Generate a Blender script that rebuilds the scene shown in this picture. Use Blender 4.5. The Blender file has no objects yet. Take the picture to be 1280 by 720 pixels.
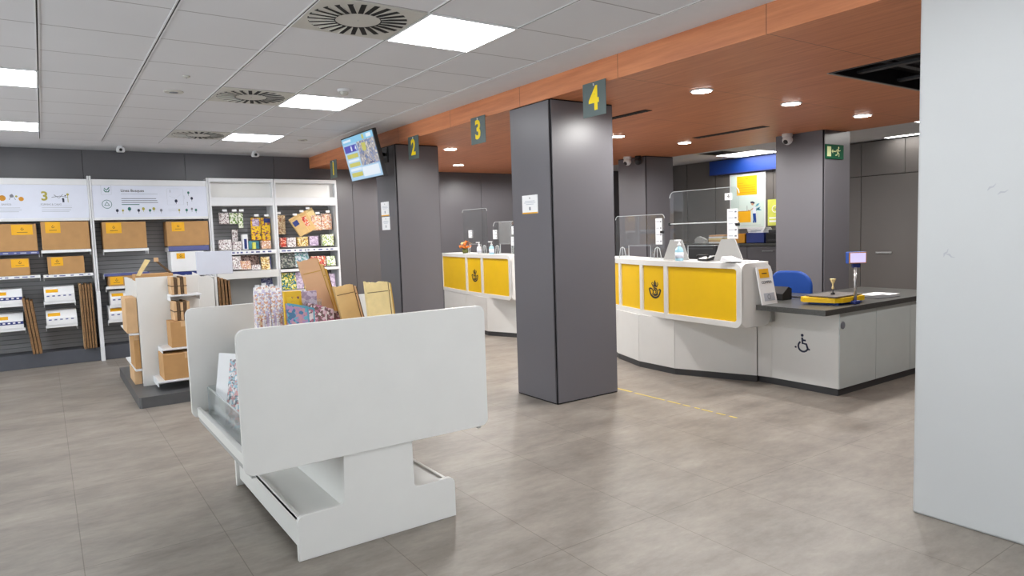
import bpy, bmesh, math, random
from mathutils import Matrix, Vector
random.seed(7)
sc = bpy.context.scene
COL = sc.collection
PI = math.pi

# ---------------------------------------------------------------- materials
def lin(c):
    return tuple((v/255/12.92 if v/255 <= 0.04045 else ((v/255+0.055)/1.055)**2.4) for v in c) + (1.0,)
MATS = {}
def mat(name, c, rough=0.5, metal=0.0, var=0.06, scale=6.0, emit=None, es=0.0, spec=0.5, stretch=None):
    """plain surface with a soft procedural mottling of its own colour"""
    m = bpy.data.materials.new(name); m.use_nodes = True
    nt = m.node_tree; b = nt.nodes['Principled BSDF']
    b.inputs['Roughness'].default_value = rough; b.inputs['Metallic'].default_value = metal
    b.inputs['Specular IOR Level'].default_value = spec
    tc = nt.nodes.new('ShaderNodeTexCoord'); mp = nt.nodes.new('ShaderNodeMapping')
    if stretch: mp.inputs['Scale'].default_value = stretch
    no = nt.nodes.new('ShaderNodeTexNoise'); no.inputs['Scale'].default_value = scale; no.inputs['Detail'].default_value = 5
    rp = nt.nodes.new('ShaderNodeValToRGB')
    l = lin(c)
    rp.color_ramp.elements[0].position = 0.3; rp.color_ramp.elements[1].position = 0.7
    rp.color_ramp.elements[0].color = tuple(v*(1-var) for v in l[:3])+(1,)
    rp.color_ramp.elements[1].color = tuple(min(1, v*(1+var)) for v in l[:3])+(1,)
    nt.links.new(tc.outputs['Object'], mp.inputs['Vector']); nt.links.new(mp.outputs['Vector'], no.inputs['Vector'])
    nt.links.new(no.outputs['Fac'], rp.inputs['Fac']); nt.links.new(rp.outputs['Color'], b.inputs['Base Color'])
    if emit:
        b.inputs['Emission Color'].default_value = lin(emit); b.inputs['Emission Strength'].default_value = es
    MATS[name] = m
    return m
def print_mat(name, cols, scale=18.0, rough=0.45):
    """busy printed paper: coloured cells in a few inks"""
    m = bpy.data.materials.new(name); m.use_nodes = True
    nt = m.node_tree; b = nt.nodes['Principled BSDF']; b.inputs['Roughness'].default_value = rough
    tc = nt.nodes.new('ShaderNodeTexCoord')
    vo = nt.nodes.new('ShaderNodeTexVoronoi'); vo.inputs['Scale'].default_value = scale*2.2
    no = nt.nodes.new('ShaderNodeTexNoise'); no.inputs['Scale'].default_value = scale*1.1; no.inputs['Detail'].default_value = 6
    mx = nt.nodes.new('ShaderNodeMath'); mx.operation = 'ADD'
    sp = nt.nodes.new('ShaderNodeSeparateColor')
    m2 = nt.nodes.new('ShaderNodeMath'); m2.operation = 'MULTIPLY'; m2.inputs[1].default_value = 0.55
    rp = nt.nodes.new('ShaderNodeValToRGB'); rp.color_ramp.interpolation = 'CONSTANT'
    while len(rp.color_ramp.elements) < len(cols): rp.color_ramp.elements.new(0.5)
    for i, c in enumerate(cols):
        rp.color_ramp.elements[i].position = 0.15+0.7*i/len(cols) if i else 0.0
        rp.color_ramp.elements[i].color = lin(c)
    L = nt.links.new
    L(tc.outputs['Object'], vo.inputs['Vector']); L(tc.outputs['Object'], no.inputs['Vector'])
    L(vo.outputs['Color'], sp.inputs['Color']); L(sp.outputs['Red'], m2.inputs[0])
    L(m2.outputs[0], mx.inputs[0])
    m3 = nt.nodes.new('ShaderNodeMath'); m3.operation = 'MULTIPLY'; m3.inputs[1].default_value = 0.55
    L(no.outputs['Fac'], m3.inputs[0]); L(m3.outputs[0], mx.inputs[1])
    L(mx.outputs[0], rp.inputs['Fac']); L(rp.outputs['Color'], b.inputs['Base Color'])
    MATS[name] = m
    return m
def clear_mat(name, tint=(250,252,252), refl=0.08, rough=0.02, opac=0.06):
    m = bpy.data.materials.new(name); m.use_nodes = True
    nt = m.node_tree; nt.nodes.clear()
    out = nt.nodes.new('ShaderNodeOutputMaterial'); tr = nt.nodes.new('ShaderNodeBsdfTransparent')
    tr.inputs['Color'].default_value = lin(tint)
    gl = nt.nodes.new('ShaderNodeBsdfGlossy'); gl.inputs['Roughness'].default_value = rough
    df = nt.nodes.new('ShaderNodeBsdfDiffuse'); df.inputs['Color'].default_value = (.8,.82,.83,1)
    fr = nt.nodes.new('ShaderNodeLayerWeight'); fr.inputs['Blend'].default_value = 0.25
    mu = nt.nodes.new('ShaderNodeMath'); mu.operation = 'MULTIPLY_ADD'; mu.inputs[1].default_value = 0.5; mu.inputs[2].default_value = refl
    no = nt.nodes.new('ShaderNodeTexNoise'); no.inputs['Scale'].default_value = 3
    ma = nt.nodes.new('ShaderNodeMath'); ma.operation = 'MULTIPLY'; ma.inputs[1].default_value = opac*2
    a = nt.nodes.new('ShaderNodeMixShader'); b = nt.nodes.new('ShaderNodeMixShader')
    L = nt.links.new
    L(fr.outputs['Fresnel'], mu.inputs[0]); L(no.outputs['Fac'], ma.inputs[0])
    L(ma.outputs[0], a.inputs[0]); L(tr.outputs[0], a.inputs[1]); L(df.outputs[0], a.inputs[2])
    L(mu.outputs[0], b.inputs[0]); L(a.outputs[0], b.inputs[1]); L(gl.outputs[0], b.inputs[2])
    L(b.outputs[0], out.inputs['Surface'])
    MATS[name] = m
    return m

mat('white_laminate', (226,225,222), 0.35, var=0.015)
mat('white_paint', (204,206,207), 0.55, var=0.02, scale=1.5)
mat('white_metal', (226,227,230), 0.4, var=0.02)
mat('panel_grey', (90,88,92), 0.34, var=0.03, scale=1.2)
mat('pillar_grey', (102,100,105), 0.34, var=0.025, scale=1.0, spec=0.5)
mat('cabinet_grey', (98,94,92), 0.4, var=0.03, scale=1.0)
mat('joint_dark', (24,23,25), 0.6, spec=0.2)
mat('slat_grey', (148,148,150), 0.5, var=0.04)
mat('slat_gap', (108,108,112), 0.6)
mat('base_grey', (82,84,92), 0.5, var=0.05)
mat('plinth_grey', (84,84,86), 0.45, var=0.06, scale=20)
mat('worktop', (72,72,70), 0.3, var=0.3, scale=120)
mat('kick', (60,60,62), 0.5)
mat('cardboard', (186,142,92), 0.75, var=0.07, scale=10)
mat('cardboard_pale', (208,170,128), 0.75, var=0.07, scale=10)
mat('cardboard_dark', (98,75,52), 0.8, var=0.25, scale=18, stretch=(1,1,6))
mat('cardboard_edge', (134,100,66), 0.8, var=0.3, scale=60)
mat('kraft', (214,178,120), 0.65, var=0.06, scale=14)
mat('kraft_gold', (196,152,56), 0.6, var=0.08, scale=14)
mat('cream', (232,208,150), 0.6, var=0.07, scale=22)
mat('tan_fold', (216,170,130), 0.65, var=0.06, scale=10)
mat('yellow', (236,190,10), 0.4, var=0.02)
mat('sticker', (240,178,20), 0.5, var=0.04)
mat('amber', (205,140,20), 0.5)
mat('ink', (48,40,36), 0.6)
mat('ink_navy', (30,38,66), 0.5)
mat('ink_grey', (120,124,134), 0.6)
mat('ink_pale', (188,192,202), 0.6)
mat('green_ink', (40,108,100), 0.6)
mat('olive_ink', (170,160,70), 0.6)
mat('strip_blue', (92,98,150), 0.5)
mat('navy', (36,52,120), 0.5)
mat('blue_plastic', (10,66,150), 0.5)
mat('blue_board', (4,50,128), 0.5)
mat('steel', (190,190,192), 0.3, 0.9, var=0.05)
mat('black_plastic', (24,24,27), 0.4)
mat('dark_grey_plastic', (52,52,56), 0.45)
mat('plate_grey', (104,98,94), 0.4)
mat('grey_board', (170,170,168), 0.5, var=0.03)
mat('grey_laminate', (206,214,214), 0.35, var=0.02)
mat('sign_grey', (88,102,102), 0.5, var=0.03)
mat('sign_yellow', (255,222,10), 0.5)
mat('vent_face', (196,194,188), 0.5, var=0.03)
mat('exit_green', (8,84,56), 0.7, spec=0.15)
mat('exit_pale', (224,236,180), 0.7, spec=0.15)
mat('paper', (240,240,242), 0.6, var=0.02)
mat('paper_blue', (222,226,240), 0.6, var=0.02)
mat('poster_pale', (206,222,218), 0.5, var=0.05, scale=2.5)
mat('lime', (214,218,96), 0.5, var=0.1)
mat('teal', (90,160,184), 0.5)
mat('skin', (196,150,120), 0.6)
mat('orange', (222,120,40), 0.6, var=0.2, scale=40)
mat('leaf', (92,96,40), 0.6, var=0.2, scale=40)
mat('tape_yellow', (206,184,92), 0.6, var=0.12, scale=40)
mat('scuff', (188,190,196), 0.7)
mat('gel_blue', (168,214,232), 0.2, var=0.03)
mat('lamp_white', (255,255,255), 0.5, emit=(250,252,255), es=11.5)
mat('spot_white', (255,255,255), 0.5, emit=(255,250,244), es=20.0)
mat('lamp_back', (255,255,255), 0.5, emit=(255,252,246), es=11.0)
clear_mat('acrylic', opac=0.02, refl=0.03); clear_mat('acrylic_milky', opac=0.08, refl=0.06)
mat('acrylic_edge', (205,210,212), 0.2)
mat('scr_base', (24,28,34), 0.3, emit=(176,214,244), es=0.52)
mat('scr_head', (20,28,34), 0.3, emit=(140,205,240), es=0.52)
mat('scr_purple', (14,14,30), 0.3, emit=(84,80,184), es=0.52)
mat('scr_yellow', (30,30,14), 0.3, emit=(205,200,96), es=0.52)
mat('scr_white', (34,35,36), 0.3, emit=(236,246,255), es=0.52)
m = print_mat('scr_photo', [(70,84,120),(120,120,128),(150,142,138),(96,110,150),(176,170,160)], 16)
_n = m.node_tree; _b = _n.nodes['Principled BSDF']
_n.links.new([n for n in _n.nodes if n.type == 'VALTORGB'][0].outputs['Color'], _b.inputs['Emission Color']); _b.inputs['Emission Strength'].default_value = 0.4
mat('lcd', (200,196,235), 0.3, emit=(190,180,240), es=0.5)
print_mat('print_bag', [(238,232,240),(210,200,226),(244,238,232),(222,170,140),(196,190,214),(250,246,244)], 48)
print_mat('print_teal', [(72,132,170),(110,176,196),(176,140,186),(200,150,160),(70,120,160)], 22)
print_mat('print_pink', [(150,66,96),(226,196,206),(190,120,142),(120,90,90),(236,222,222)], 26)
print_mat('print_yellow', [(238,190,30),(244,206,40),(240,196,36),(244,204,36),(238,190,30),(200,110,60),(110,80,90)], 26)
print_mat('print_white', [(228,222,222),(206,190,190),(240,236,236),(130,110,110),(232,228,224)], 30)
print_mat('print_brown', [(120,92,90),(160,130,120),(96,70,66),(190,160,150)], 26)
print_mat('print_gold', [(206,160,60),(236,210,130),(150,100,50),(240,226,190)], 34)
print_mat('print_dark', [(40,44,48),(78,90,80),(60,60,66),(150,150,140)], 26)
print_mat('print_blue', [(110,126,170),(160,176,190),(90,150,150),(206,214,220)], 22)
print_mat('print_red', [(196,60,40),(220,96,60),(240,210,190),(170,40,40)], 26)
print_mat('print_green', [(180,196,90),(240,240,226),(110,150,70),(226,226,210)], 26)
print_mat('print_lime', [(196,190,40),(60,120,140),(226,206,70),(40,110,60),(236,230,160)], 22)
print_mat('print_kraft', [(216,190,150),(196,166,120),(232,214,180),(170,120,90)], 30)
print_mat('print_rose', [(232,206,196),(216,170,140),(240,230,224),(190,120,100),(226,190,150)], 30)
print_mat('print_lilac', [(190,170,196),(216,200,220),(170,150,180)], 20)
print_mat('print_navy', [(50,56,96),(70,76,120),(140,140,166)], 40)
print_mat('print_magazine', [(196,196,200),(226,220,222),(120,120,128),(150,190,206),(206,150,150),(236,234,236)], 30)

def wood():
    m = bpy.data.materials.new('wood'); m.use_nodes = True
    nt = m.node_tree; b = nt.nodes['Principled BSDF']; b.inputs['Roughness'].default_value = 0.42
    tc = nt.nodes.new('ShaderNodeTexCoord'); mp = nt.nodes.new('ShaderNodeMapping'); mp.inputs['Scale'].default_value = (9, 0.5, 9)
    no = nt.nodes.new('ShaderNodeTexNoise'); no.inputs['Scale'].default_value = 3.0; no.inputs['Detail'].default_value = 8; no.inputs['Roughness'].default_value = 0.65
    rp = nt.nodes.new('ShaderNodeValToRGB')
    rp.color_ramp.elements[0].position = 0.32; rp.color_ramp.elements[0].color = lin((196,120,80))
    rp.color_ramp.elements[1].position = 0.72; rp.color_ramp.elements[1].color = lin((226,150,104))
    # fine joints between the veneer boards every 1.2 m
    sx = nt.nodes.new('ShaderNodeSeparateXYZ')
    fr = nt.nodes.new('ShaderNodeMath'); fr.operation = 'PINGPONG'; fr.inputs[1].default_value = 0.6
    lt = nt.nodes.new('ShaderNodeMath'); lt.operation = 'LESS_THAN'; lt.inputs[1].default_value = 0.002
    mx = nt.nodes.new('ShaderNodeMix'); mx.data_type = 'RGBA'; mx.inputs[7].default_value = lin((96,52,30))
    L = nt.links.new
    L(tc.outputs['Object'], mp.inputs['Vector']); L(mp.outputs['Vector'], no.inputs['Vector']); L(no.outputs['Fac'], rp.inputs['Fac'])
    L(tc.outputs['Object'], sx.inputs[0]); L(sx.outputs['Y'], fr.inputs[0]); L(fr.outputs[0], lt.inputs[0])
    L(lt.outputs[0], mx.inputs[0]); L(rp.outputs['Color'], mx.inputs[6]); L(mx.outputs[2], b.inputs['Base Color'])
    MATS['wood'] = m
wood()
def floor_mat():
    m = bpy.data.materials.new('floor_vinyl'); m.use_nodes = True
    nt = m.node_tree; b = nt.nodes['Principled BSDF']; L = nt.links.new
    tc = nt.nodes.new('ShaderNodeTexCoord')
    n1 = nt.nodes.new('ShaderNodeTexNoise'); n1.inputs['Scale'].default_value = 1.6; n1.inputs['Detail'].default_value = 11; n1.inputs['Roughness'].default_value = 0.74
    mp = nt.nodes.new('ShaderNodeMapping'); mp.inputs['Scale'].default_value = (1.0, 2.2, 1)
    n2 = nt.nodes.new('ShaderNodeTexNoise'); n2.inputs['Scale'].default_value = 11; n2.inputs['Detail'].default_value = 8; n2.inputs['Roughness'].default_value = 0.65
    ad = nt.nodes.new('ShaderNodeMath'); ad.operation = 'MULTIPLY_ADD'; ad.inputs[1].default_value = 0.35
    rp = nt.nodes.new('ShaderNodeValToRGB')
    rp.color_ramp.elements[0].position = 0.46; rp.color_ramp.elements[0].color = lin((114,106,99))
    rp.color_ramp.elements[1].position = 0.90; rp.color_ramp.elements[1].color = lin((162,154,144))
    br = nt.nodes.new('ShaderNodeTexBrick'); br.inputs['Scale'].default_value = 1.0
    br.inputs['Brick Width'].default_value = 1.2; br.inputs['Row Height'].default_value = 0.6; br.inputs['Mortar Size'].default_value = 0.0022
    br.inputs['Mortar Smooth'].default_value = 0.2; br.offset = 0.0
    sw = nt.nodes.new('ShaderNodeMapping'); sw.inputs['Location'].default_value = (-2.36,-.05,0)
    sx = nt.nodes.new('ShaderNodeSeparateXYZ'); cx = nt.nodes.new('ShaderNodeCombineXYZ')
    br.inputs['Color1'].default_value = (1,1,1,1); br.inputs['Color2'].default_value = (.95,.95,.95,1); br.inputs['Mortar'].default_value = (.52,.5,.48,1)
    mx = nt.nodes.new('ShaderNodeMix'); mx.data_type = 'RGBA'; mx.blend_type = 'MULTIPLY'; mx.inputs[0].default_value = 0.8
    L(tc.outputs['Object'], mp.inputs['Vector']); L(mp.outputs['Vector'], n1.inputs['Vector']); L(mp.outputs['Vector'], n2.inputs['Vector'])
    L(n2.outputs['Fac'], ad.inputs[0]); L(n1.outputs['Fac'], ad.inputs[2]); L(ad.outputs[0], rp.inputs['Fac'])
    L(tc.outputs['Object'], sx.inputs[0]); L(sx.outputs['Y'], cx.inputs['X']); L(sx.outputs['X'], cx.inputs['Y']); L(cx.outputs[0], sw.inputs['Vector']); L(sw.outputs['Vector'], br.inputs['Vector'])
    L(rp.outputs['Color'], mx.inputs[6]); L(br.outputs['Color'], mx.inputs[7]); L(mx.outputs[2], b.inputs['Base Color'])
    mr = nt.nodes.new('ShaderNodeMath'); mr.operation = 'MULTIPLY_ADD'; mr.inputs[1].default_value = 0.25; mr.inputs[2].default_value = 0.34
    L(n2.outputs['Fac'], mr.inputs[0]); L(mr.outputs[0], b.inputs['Roughness'])
    MATS['floor'] = m
floor_mat()
def tile_mat():
    """mineral ceiling tile, 0.6 m, with the faint butt joints that run across the runners"""
    m = bpy.data.materials.new('ceiling_tile'); m.use_nodes = True
    nt = m.node_tree; b = nt.nodes['Principled BSDF']; b.inputs['Roughness'].default_value = 0.9; L = nt.links.new
    tc = nt.nodes.new('ShaderNodeTexCoord'); sx = nt.nodes.new('ShaderNodeSeparateXYZ'); L(tc.outputs['Object'], sx.inputs[0])
    def joint(out, off):
        a = nt.nodes.new('ShaderNodeMath'); a.operation = 'SUBTRACT'; a.inputs[1].default_value = off
        p = nt.nodes.new('ShaderNodeMath'); p.operation = 'PINGPONG'; p.inputs[1].default_value = 0.3
        l = nt.nodes.new('ShaderNodeMath'); l.operation = 'LESS_THAN'; l.inputs[1].default_value = 0.005
        L(out, a.inputs[0]); L(a.outputs[0], p.inputs[0]); L(p.outputs[0], l.inputs[0]); return l
    jy = joint(sx.outputs['Y'], 4.036)
    no = nt.nodes.new('ShaderNodeTexNoise'); no.inputs['Scale'].default_value = 1.3
    rp = nt.nodes.new('ShaderNodeValToRGB'); rp.color_ramp.elements[0].color = lin((214,214,218)); rp.color_ramp.elements[1].color = lin((222,222,226))
    mx = nt.nodes.new('ShaderNodeMix'); mx.data_type = 'RGBA'; mx.inputs[7].default_value = lin((160,157,160))
    L(tc.outputs['Object'], no.inputs['Vector']); L(no.outputs['Fac'], rp.inputs['Fac'])
    L(jy.outputs[0], mx.inputs[0]); L(rp.outputs['Color'], mx.inputs[6]); L(mx.outputs[2], b.inputs['Base Color'])
    MATS['tile'] = m
tile_mat()
mat('plaster', (220,220,224), 0.9, var=0.02)
mat('runner', (150,146,140), 0.5)

# ---------------------------------------------------------------- mesh helpers
ORG = {}
def face_frame(o, u, v):
    """matrix whose local x,y lie in a face (u to the viewer's right, v up) and z points out of it"""
    u = Vector(u).normalized(); v = Vector(v).normalized(); n = u.cross(v).normalized(); v = n.cross(u)
    M = Matrix((u, v, n)).transposed().to_4x4(); M.translation = Vector(o)
    return M
def facing_x(x, y, z): return face_frame((x,y,z), (0,-1,0), (0,0,1))     # a face looking towards -X
def facing_y(x, y, z): return face_frame((x,y,z), (1,0,0), (0,0,1))      # a face looking towards -Y
class MB:
    def __init__(s): s.bm = bmesh.new(); s.m = []
    def mi(s, m):
        if m not in s.m: s.m.append(m)
        return s.m.index(m)
    def _set(s, faces, m, smooth=False):
        i = s.mi(m)
        for f in faces: f.material_index = i; f.smooth = smooth
    def box(s, x0, x1, y0, y1, z0, z1, m, bev=0.0, M=None, seg=2):
        x0, x1 = min(x0,x1), max(x0,x1); y0, y1 = min(y0,y1), max(y0,y1); z0, z1 = min(z0,z1), max(z0,z1)
        vs = [s.bm.verts.new((x,y,z)) for z in (z0,z1) for y in (y0,y1) for x in (x0,x1)]
        idx = [(0,2,3,1),(4,5,7,6),(0,1,5,4),(2,6,7,3),(0,4,6,2),(1,3,7,5)]
        fs = [s.bm.faces.new([vs[i] for i in q]) for q in idx]
        s._set(fs, m)
        if bev > 0:
            es = list({e for f in fs for e in f.edges})
            r = bmesh.ops.bevel(s.bm, geom=es, offset=bev, segments=seg, affect='EDGES', profile=0.5)
            s._set(r['faces'], m)
            vs = list({v for f in r['faces'] for v in f.verts} | {v for f in fs if f.is_valid for v in f.verts})
        if M is not None: bmesh.ops.transform(s.bm, matrix=M, verts=vs)
        return s
    def prism(s, pts, h, m, M=None, smooth=False):
        """polygon pts (x,y), extruded 0..h along z"""
        n = len(pts)
        a = [s.bm.verts.new((p[0],p[1],0)) for p in pts]; b = [s.bm.verts.new((p[0],p[1],h)) for p in pts]
        fs = [s.bm.faces.new(a[::-1]), s.bm.faces.new(b)]
        sd = [s.bm.faces.new((a[i],a[(i+1)%n],b[(i+1)%n],b[i])) for i in range(n)]
        s._set(fs, m); s._set(sd, m, smooth)
        bmesh.ops.recalc_face_normals(s.bm, faces=fs+sd)
        if M is not None: bmesh.ops.transform(s.bm, matrix=M, verts=a+b)
        return s
    def lathe(s, prof, m, M=None, seg=20, smooth=True):
        """profile (r,z) turned about z"""
        rings = []
        for r, z in prof:
            rings.append([s.bm.verts.new((max(r,1e-4)*math.cos(2*PI*k/seg), max(r,1e-4)*math.sin(2*PI*k/seg), z)) for k in range(seg)])
        fs = []
        for i in range(len(rings)-1):
            for k in range(seg):
                fs.append(s.bm.faces.new((rings[i][k], rings[i][(k+1)%seg], rings[i+1][(k+1)%seg], rings[i+1][k])))
        s._set(fs, m, smooth)
        caps = [s.bm.faces.new(rings[0][::-1]), s.bm.faces.new(rings[-1])]
        s._set(caps, m)
        bmesh.ops.recalc_face_normals(s.bm, faces=fs+caps)
        if M is not None: bmesh.ops.transform(s.bm, matrix=M, verts=[v for r in rings for v in r])
        return s
    def tube(s, pts, r, m, seg=8, M=None):
        pts = [Vector(p) for p in pts]; rings = []; allv = []
        for i, p in enumerate(pts):
            d = (pts[min(i+1,len(pts)-1)]-pts[max(i-1,0)]).normalized()
            a = d.orthogonal().normalized() if i == 0 else (ref - d*ref.dot(d)).normalized()
            ref = a; b = d.cross(a)
            rr = r[i] if isinstance(r, (list,tuple)) else r
            rings.append([s.bm.verts.new(p+(a*math.cos(2*PI*k/seg)+b*math.sin(2*PI*k/seg))*rr) for k in range(seg)])
        fs = []
        for i in range(len(rings)-1):
            for k in range(seg):
                fs.append(s.bm.faces.new((rings[i][k], rings[i][(k+1)%seg], rings[i+1][(k+1)%seg], rings[i+1][k])))
        fs += [s.bm.faces.new(rings[0][::-1]), s.bm.faces.new(rings[-1])]
        s._set(fs, m, True); bmesh.ops.recalc_face_normals(s.bm, faces=fs)
        if M is not None: bmesh.ops.transform(s.bm, matrix=M, verts=[v for q in rings for v in q])
        return s
    def stroke(s, pts, w, m, M, t=0.0015, closed=False):
        """a flat ribbon of width w along pts in the local xy plane of M"""
        P = [Vector((p[0],p[1])) for p in pts]; n = len(P)
        ws = w if isinstance(w, (list,tuple)) else [w]*n
        lo, hi = [], []
        for i in range(n):
            a = P[(i-1)%n] if (closed or i > 0) else P[i]; b = P[(i+1)%n] if (closed or i < n-1) else P[i]
            d = (b-a).normalized(); q = Vector((-d.y, d.x))*ws[i]/2
            lo.append((P[i]-q, P[i]+q))
        vs = []
        for (a, b) in lo:
            vs.append([s.bm.verts.new((a.x,a.y,0)), s.bm.verts.new((b.x,b.y,0)), s.bm.verts.new((b.x,b.y,t)), s.bm.verts.new((a.x,a.y,t))])
        fs = []
        for i in range(n if closed else n-1):
            A, B = vs[i], vs[(i+1)%n]
            for k in range(4): fs.append(s.bm.faces.new((A[k],A[(k+1)%4],B[(k+1)%4],B[k])))
        if not closed: fs += [s.bm.faces.new(vs[0][::-1]), s.bm.faces.new(vs[-1])]
        s._set(fs, m); bmesh.ops.recalc_face_normals(s.bm, faces=fs)
        bmesh.ops.transform(s.bm, matrix=M, verts=[v for q in vs for v in q])
        return s
    def curve2d(s, loops, h, m, M, bev=0.0):
        """filled outline with holes (first loop outer), thickness h centred on the plane"""
        cu = bpy.data.curves.new('tmp', 'CURVE'); cu.dimensions = '2D'; cu.fill_mode = 'BOTH'
        cu.extrude = max(h/2-bev, 0); cu.bevel_depth = bev; cu.bevel_resolution = 2; cu.offset = -bev
        for lp in loops:
            sp = cu.splines.new('POLY'); sp.points.add(len(lp)-1); sp.use_cyclic_u = True
            for i, p in enumerate(lp): sp.points[i].co = (p[0],p[1],0,1)
        o = bpy.data.objects.new('tmp', cu); s._from(o, m, M)
        return s
    def text(s, txt, size, m, M, h=0.002, align='CENTER', bold=0.0, sx=1.0):
        cu = bpy.data.curves.new('tmp', 'FONT'); cu.body = txt; cu.size = size; cu.align_x = align; cu.align_y = 'CENTER'
        cu.extrude = h/2; cu.offset = bold; cu.resolution_u = 3
        o = bpy.data.objects.new('tmp', cu); s._from(o, m, M @ Matrix.Translation((0,0,h/2)) @ Matrix.Diagonal((sx,1,1,1)))
        return s
    def _from(s, o, m, M):
        COL.objects.link(o); dg = bpy.context.evaluated_depsgraph_get(); dg.update()
        me = bpy.data.meshes.new_from_object(o.evaluated_get(dg))
        n0 = len(s.bm.verts); f0 = len(s.bm.faces)
        s.bm.from_mesh(me); s.bm.verts.ensure_lookup_table(); s.bm.faces.ensure_lookup_table()
        vs = s.bm.verts[n0:]; bmesh.ops.transform(s.bm, matrix=M, verts=vs)
        s._set(s.bm.faces[f0:], m)
        d = o.data; bpy.data.objects.remove(o); bpy.data.curves.remove(d); bpy.data.meshes.remove(me)
    def build(s, name, parent=None, org=None, local=False):
        """link as one mesh object; world coordinates are made relative to the thing's base unless local"""
        o0 = Vector(org) if org is not None else (ORG.get(parent.name, Vector((0,0,0))) if parent else Vector((0,0,0)))
        if not local: bmesh.ops.translate(s.bm, vec=-o0, verts=s.bm.verts)
        me = bpy.data.meshes.new(name); s.bm.to_mesh(me); s.bm.free()
        for k in s.m: me.materials.append(MATS[k])
        o = bpy.data.objects.new(name, me); COL.objects.link(o)
        if parent: o.parent = parent; ORG[o.name] = Vector((0,0,0)) if local else o0
        elif org is not None: o.location = o0
        return o
def tag(o, label, cat, group=None, kind=None):
    o['label'] = label; o['category'] = cat
    if group: o['group'] = group
    if kind: o['kind'] = kind
    return o
def thing(name, label, cat, loc, group=None, rz=0.0, rx=0.0, ry=0.0):
    o = bpy.data.objects.new(name, None); COL.objects.link(o); o.empty_display_size = 0.1
    o.location = loc; o.rotation_euler = (rx,ry,rz); ORG[o.name] = Vector(loc)
    return tag(o, label, cat, group)
def copy_thing(src, loc, label, group=None, rz=None):
    r = src.copy(); COL.objects.link(r); r.location = loc; r['label'] = label
    if group: r['group'] = group
    if rz is not None: r.rotation_euler = (0,0,rz)
    for ch in list(src.children):
        c = ch.copy(); COL.objects.link(c); c.parent = r
        for g in list(ch.children):
            d = g.copy(); COL.objects.link(d); d.parent = c
    return r
def rrect(x0, x1, y0, y1, r, n=6):
    """rounded rectangle; r is one radius or (bl, br, tr, tl)"""
    R = r if isinstance(r, (list,tuple)) else (r,)*4
    pts = []
    for (cx, cy, a, q) in ((x0+R[0],y0+R[0],PI,R[0]), (x1-R[1],y0+R[1],1.5*PI,R[1]), (x1-R[2],y1-R[2],0,R[2]), (x0+R[3],y1-R[3],.5*PI,R[3])):
        if q <= 0: pts.append((cx,cy)); continue
        for k in range(n+1): t = a+.5*PI*k/n; pts.append((cx+q*math.cos(t), cy+q*math.sin(t)))
    return pts
def arc(cx, cy, r, a0, a1, n=16): return [(cx+r*math.cos(math.radians(a0+(a1-a0)*k/n)), cy+r*math.sin(math.radians(a0+(a1-a0)*k/n))) for k in range(n+1)]
def T(x, y, z): return Matrix.Translation((x,y,z))
def R(a, ax): return Matrix.Rotation(a, 4, ax)

# ================================================================ THE SETTING
CE, SO, CB = 2.68, 2.517, 2.63          # tiled ceiling, wood soffit, back-office ceiling
def struct(mb, name, label, cat): return tag(mb.build(name), label, cat, kind='structure')
struct(MB().box(-3.2,10.9,-3.2,10.6,-0.12,0,'floor'), 'floor', 'grey concrete-look vinyl tile floor', 'floor')

# ceiling: tiles, runners along the room, plain border
b = MB().box(-3.2,3.06,-3.2,9.436,CE,CE+.1,'tile')
b.box(3.06,3.46,-3.2,10.4,CE,CE+.1,'plaster').box(-3.2,3.06,9.436,10.4,CE,CE+.1,'plaster')
struct(b, 'ceiling', 'white tiled suspended ceiling over the shop floor', 'ceiling')
k = -5
b = MB()
for k in range(-5, 6):
    x = .065+.6*k
    b.box(x-.012,x-.004,-3.2,9.436,CE-.004,CE+.004,'white_metal').box(x-.004,x+.004,-3.2,9.436,CE-.002,CE+.004,'joint_dark').box(x+.004,x+.012,-3.2,9.436,CE-.004,CE+.004,'white_metal')
struct(b, 'trim_1', 'white ceiling runners dividing the tile columns', 'ceiling trim')
# wood soffit with the rectangular opening of the big grille
GX0, GX1, GY0, GY1 = 4.75, 6.35, 2.05, 2.80
b = MB().box(3.455,GX0,-3.2,10.35,SO,CE+.1,'wood').box(GX1,8.0,-3.2,10.35,SO,CE+.1,'wood').box(GX0,GX1,-3.2,GY0,SO,CE+.1,'wood').box(GX0,GX1,GY1,10.35,SO,CE+.1,'wood')
struct(b, 'ceiling_wood', 'lowered brown wood soffit above the service counters', 'ceiling')
struct(MB().box(3.435,3.455,-3.2,10.35,SO-.004,CE,'wood'), 'trim_2', 'orange-brown wood fascia along the soffit edge', 'trim')
struct(MB().box(8.0,10.9,-3.2,10.6,CB,CB+.12,'plaster'), 'ceiling_back', 'pale plaster ceiling of the back office', 'ceiling')
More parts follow.
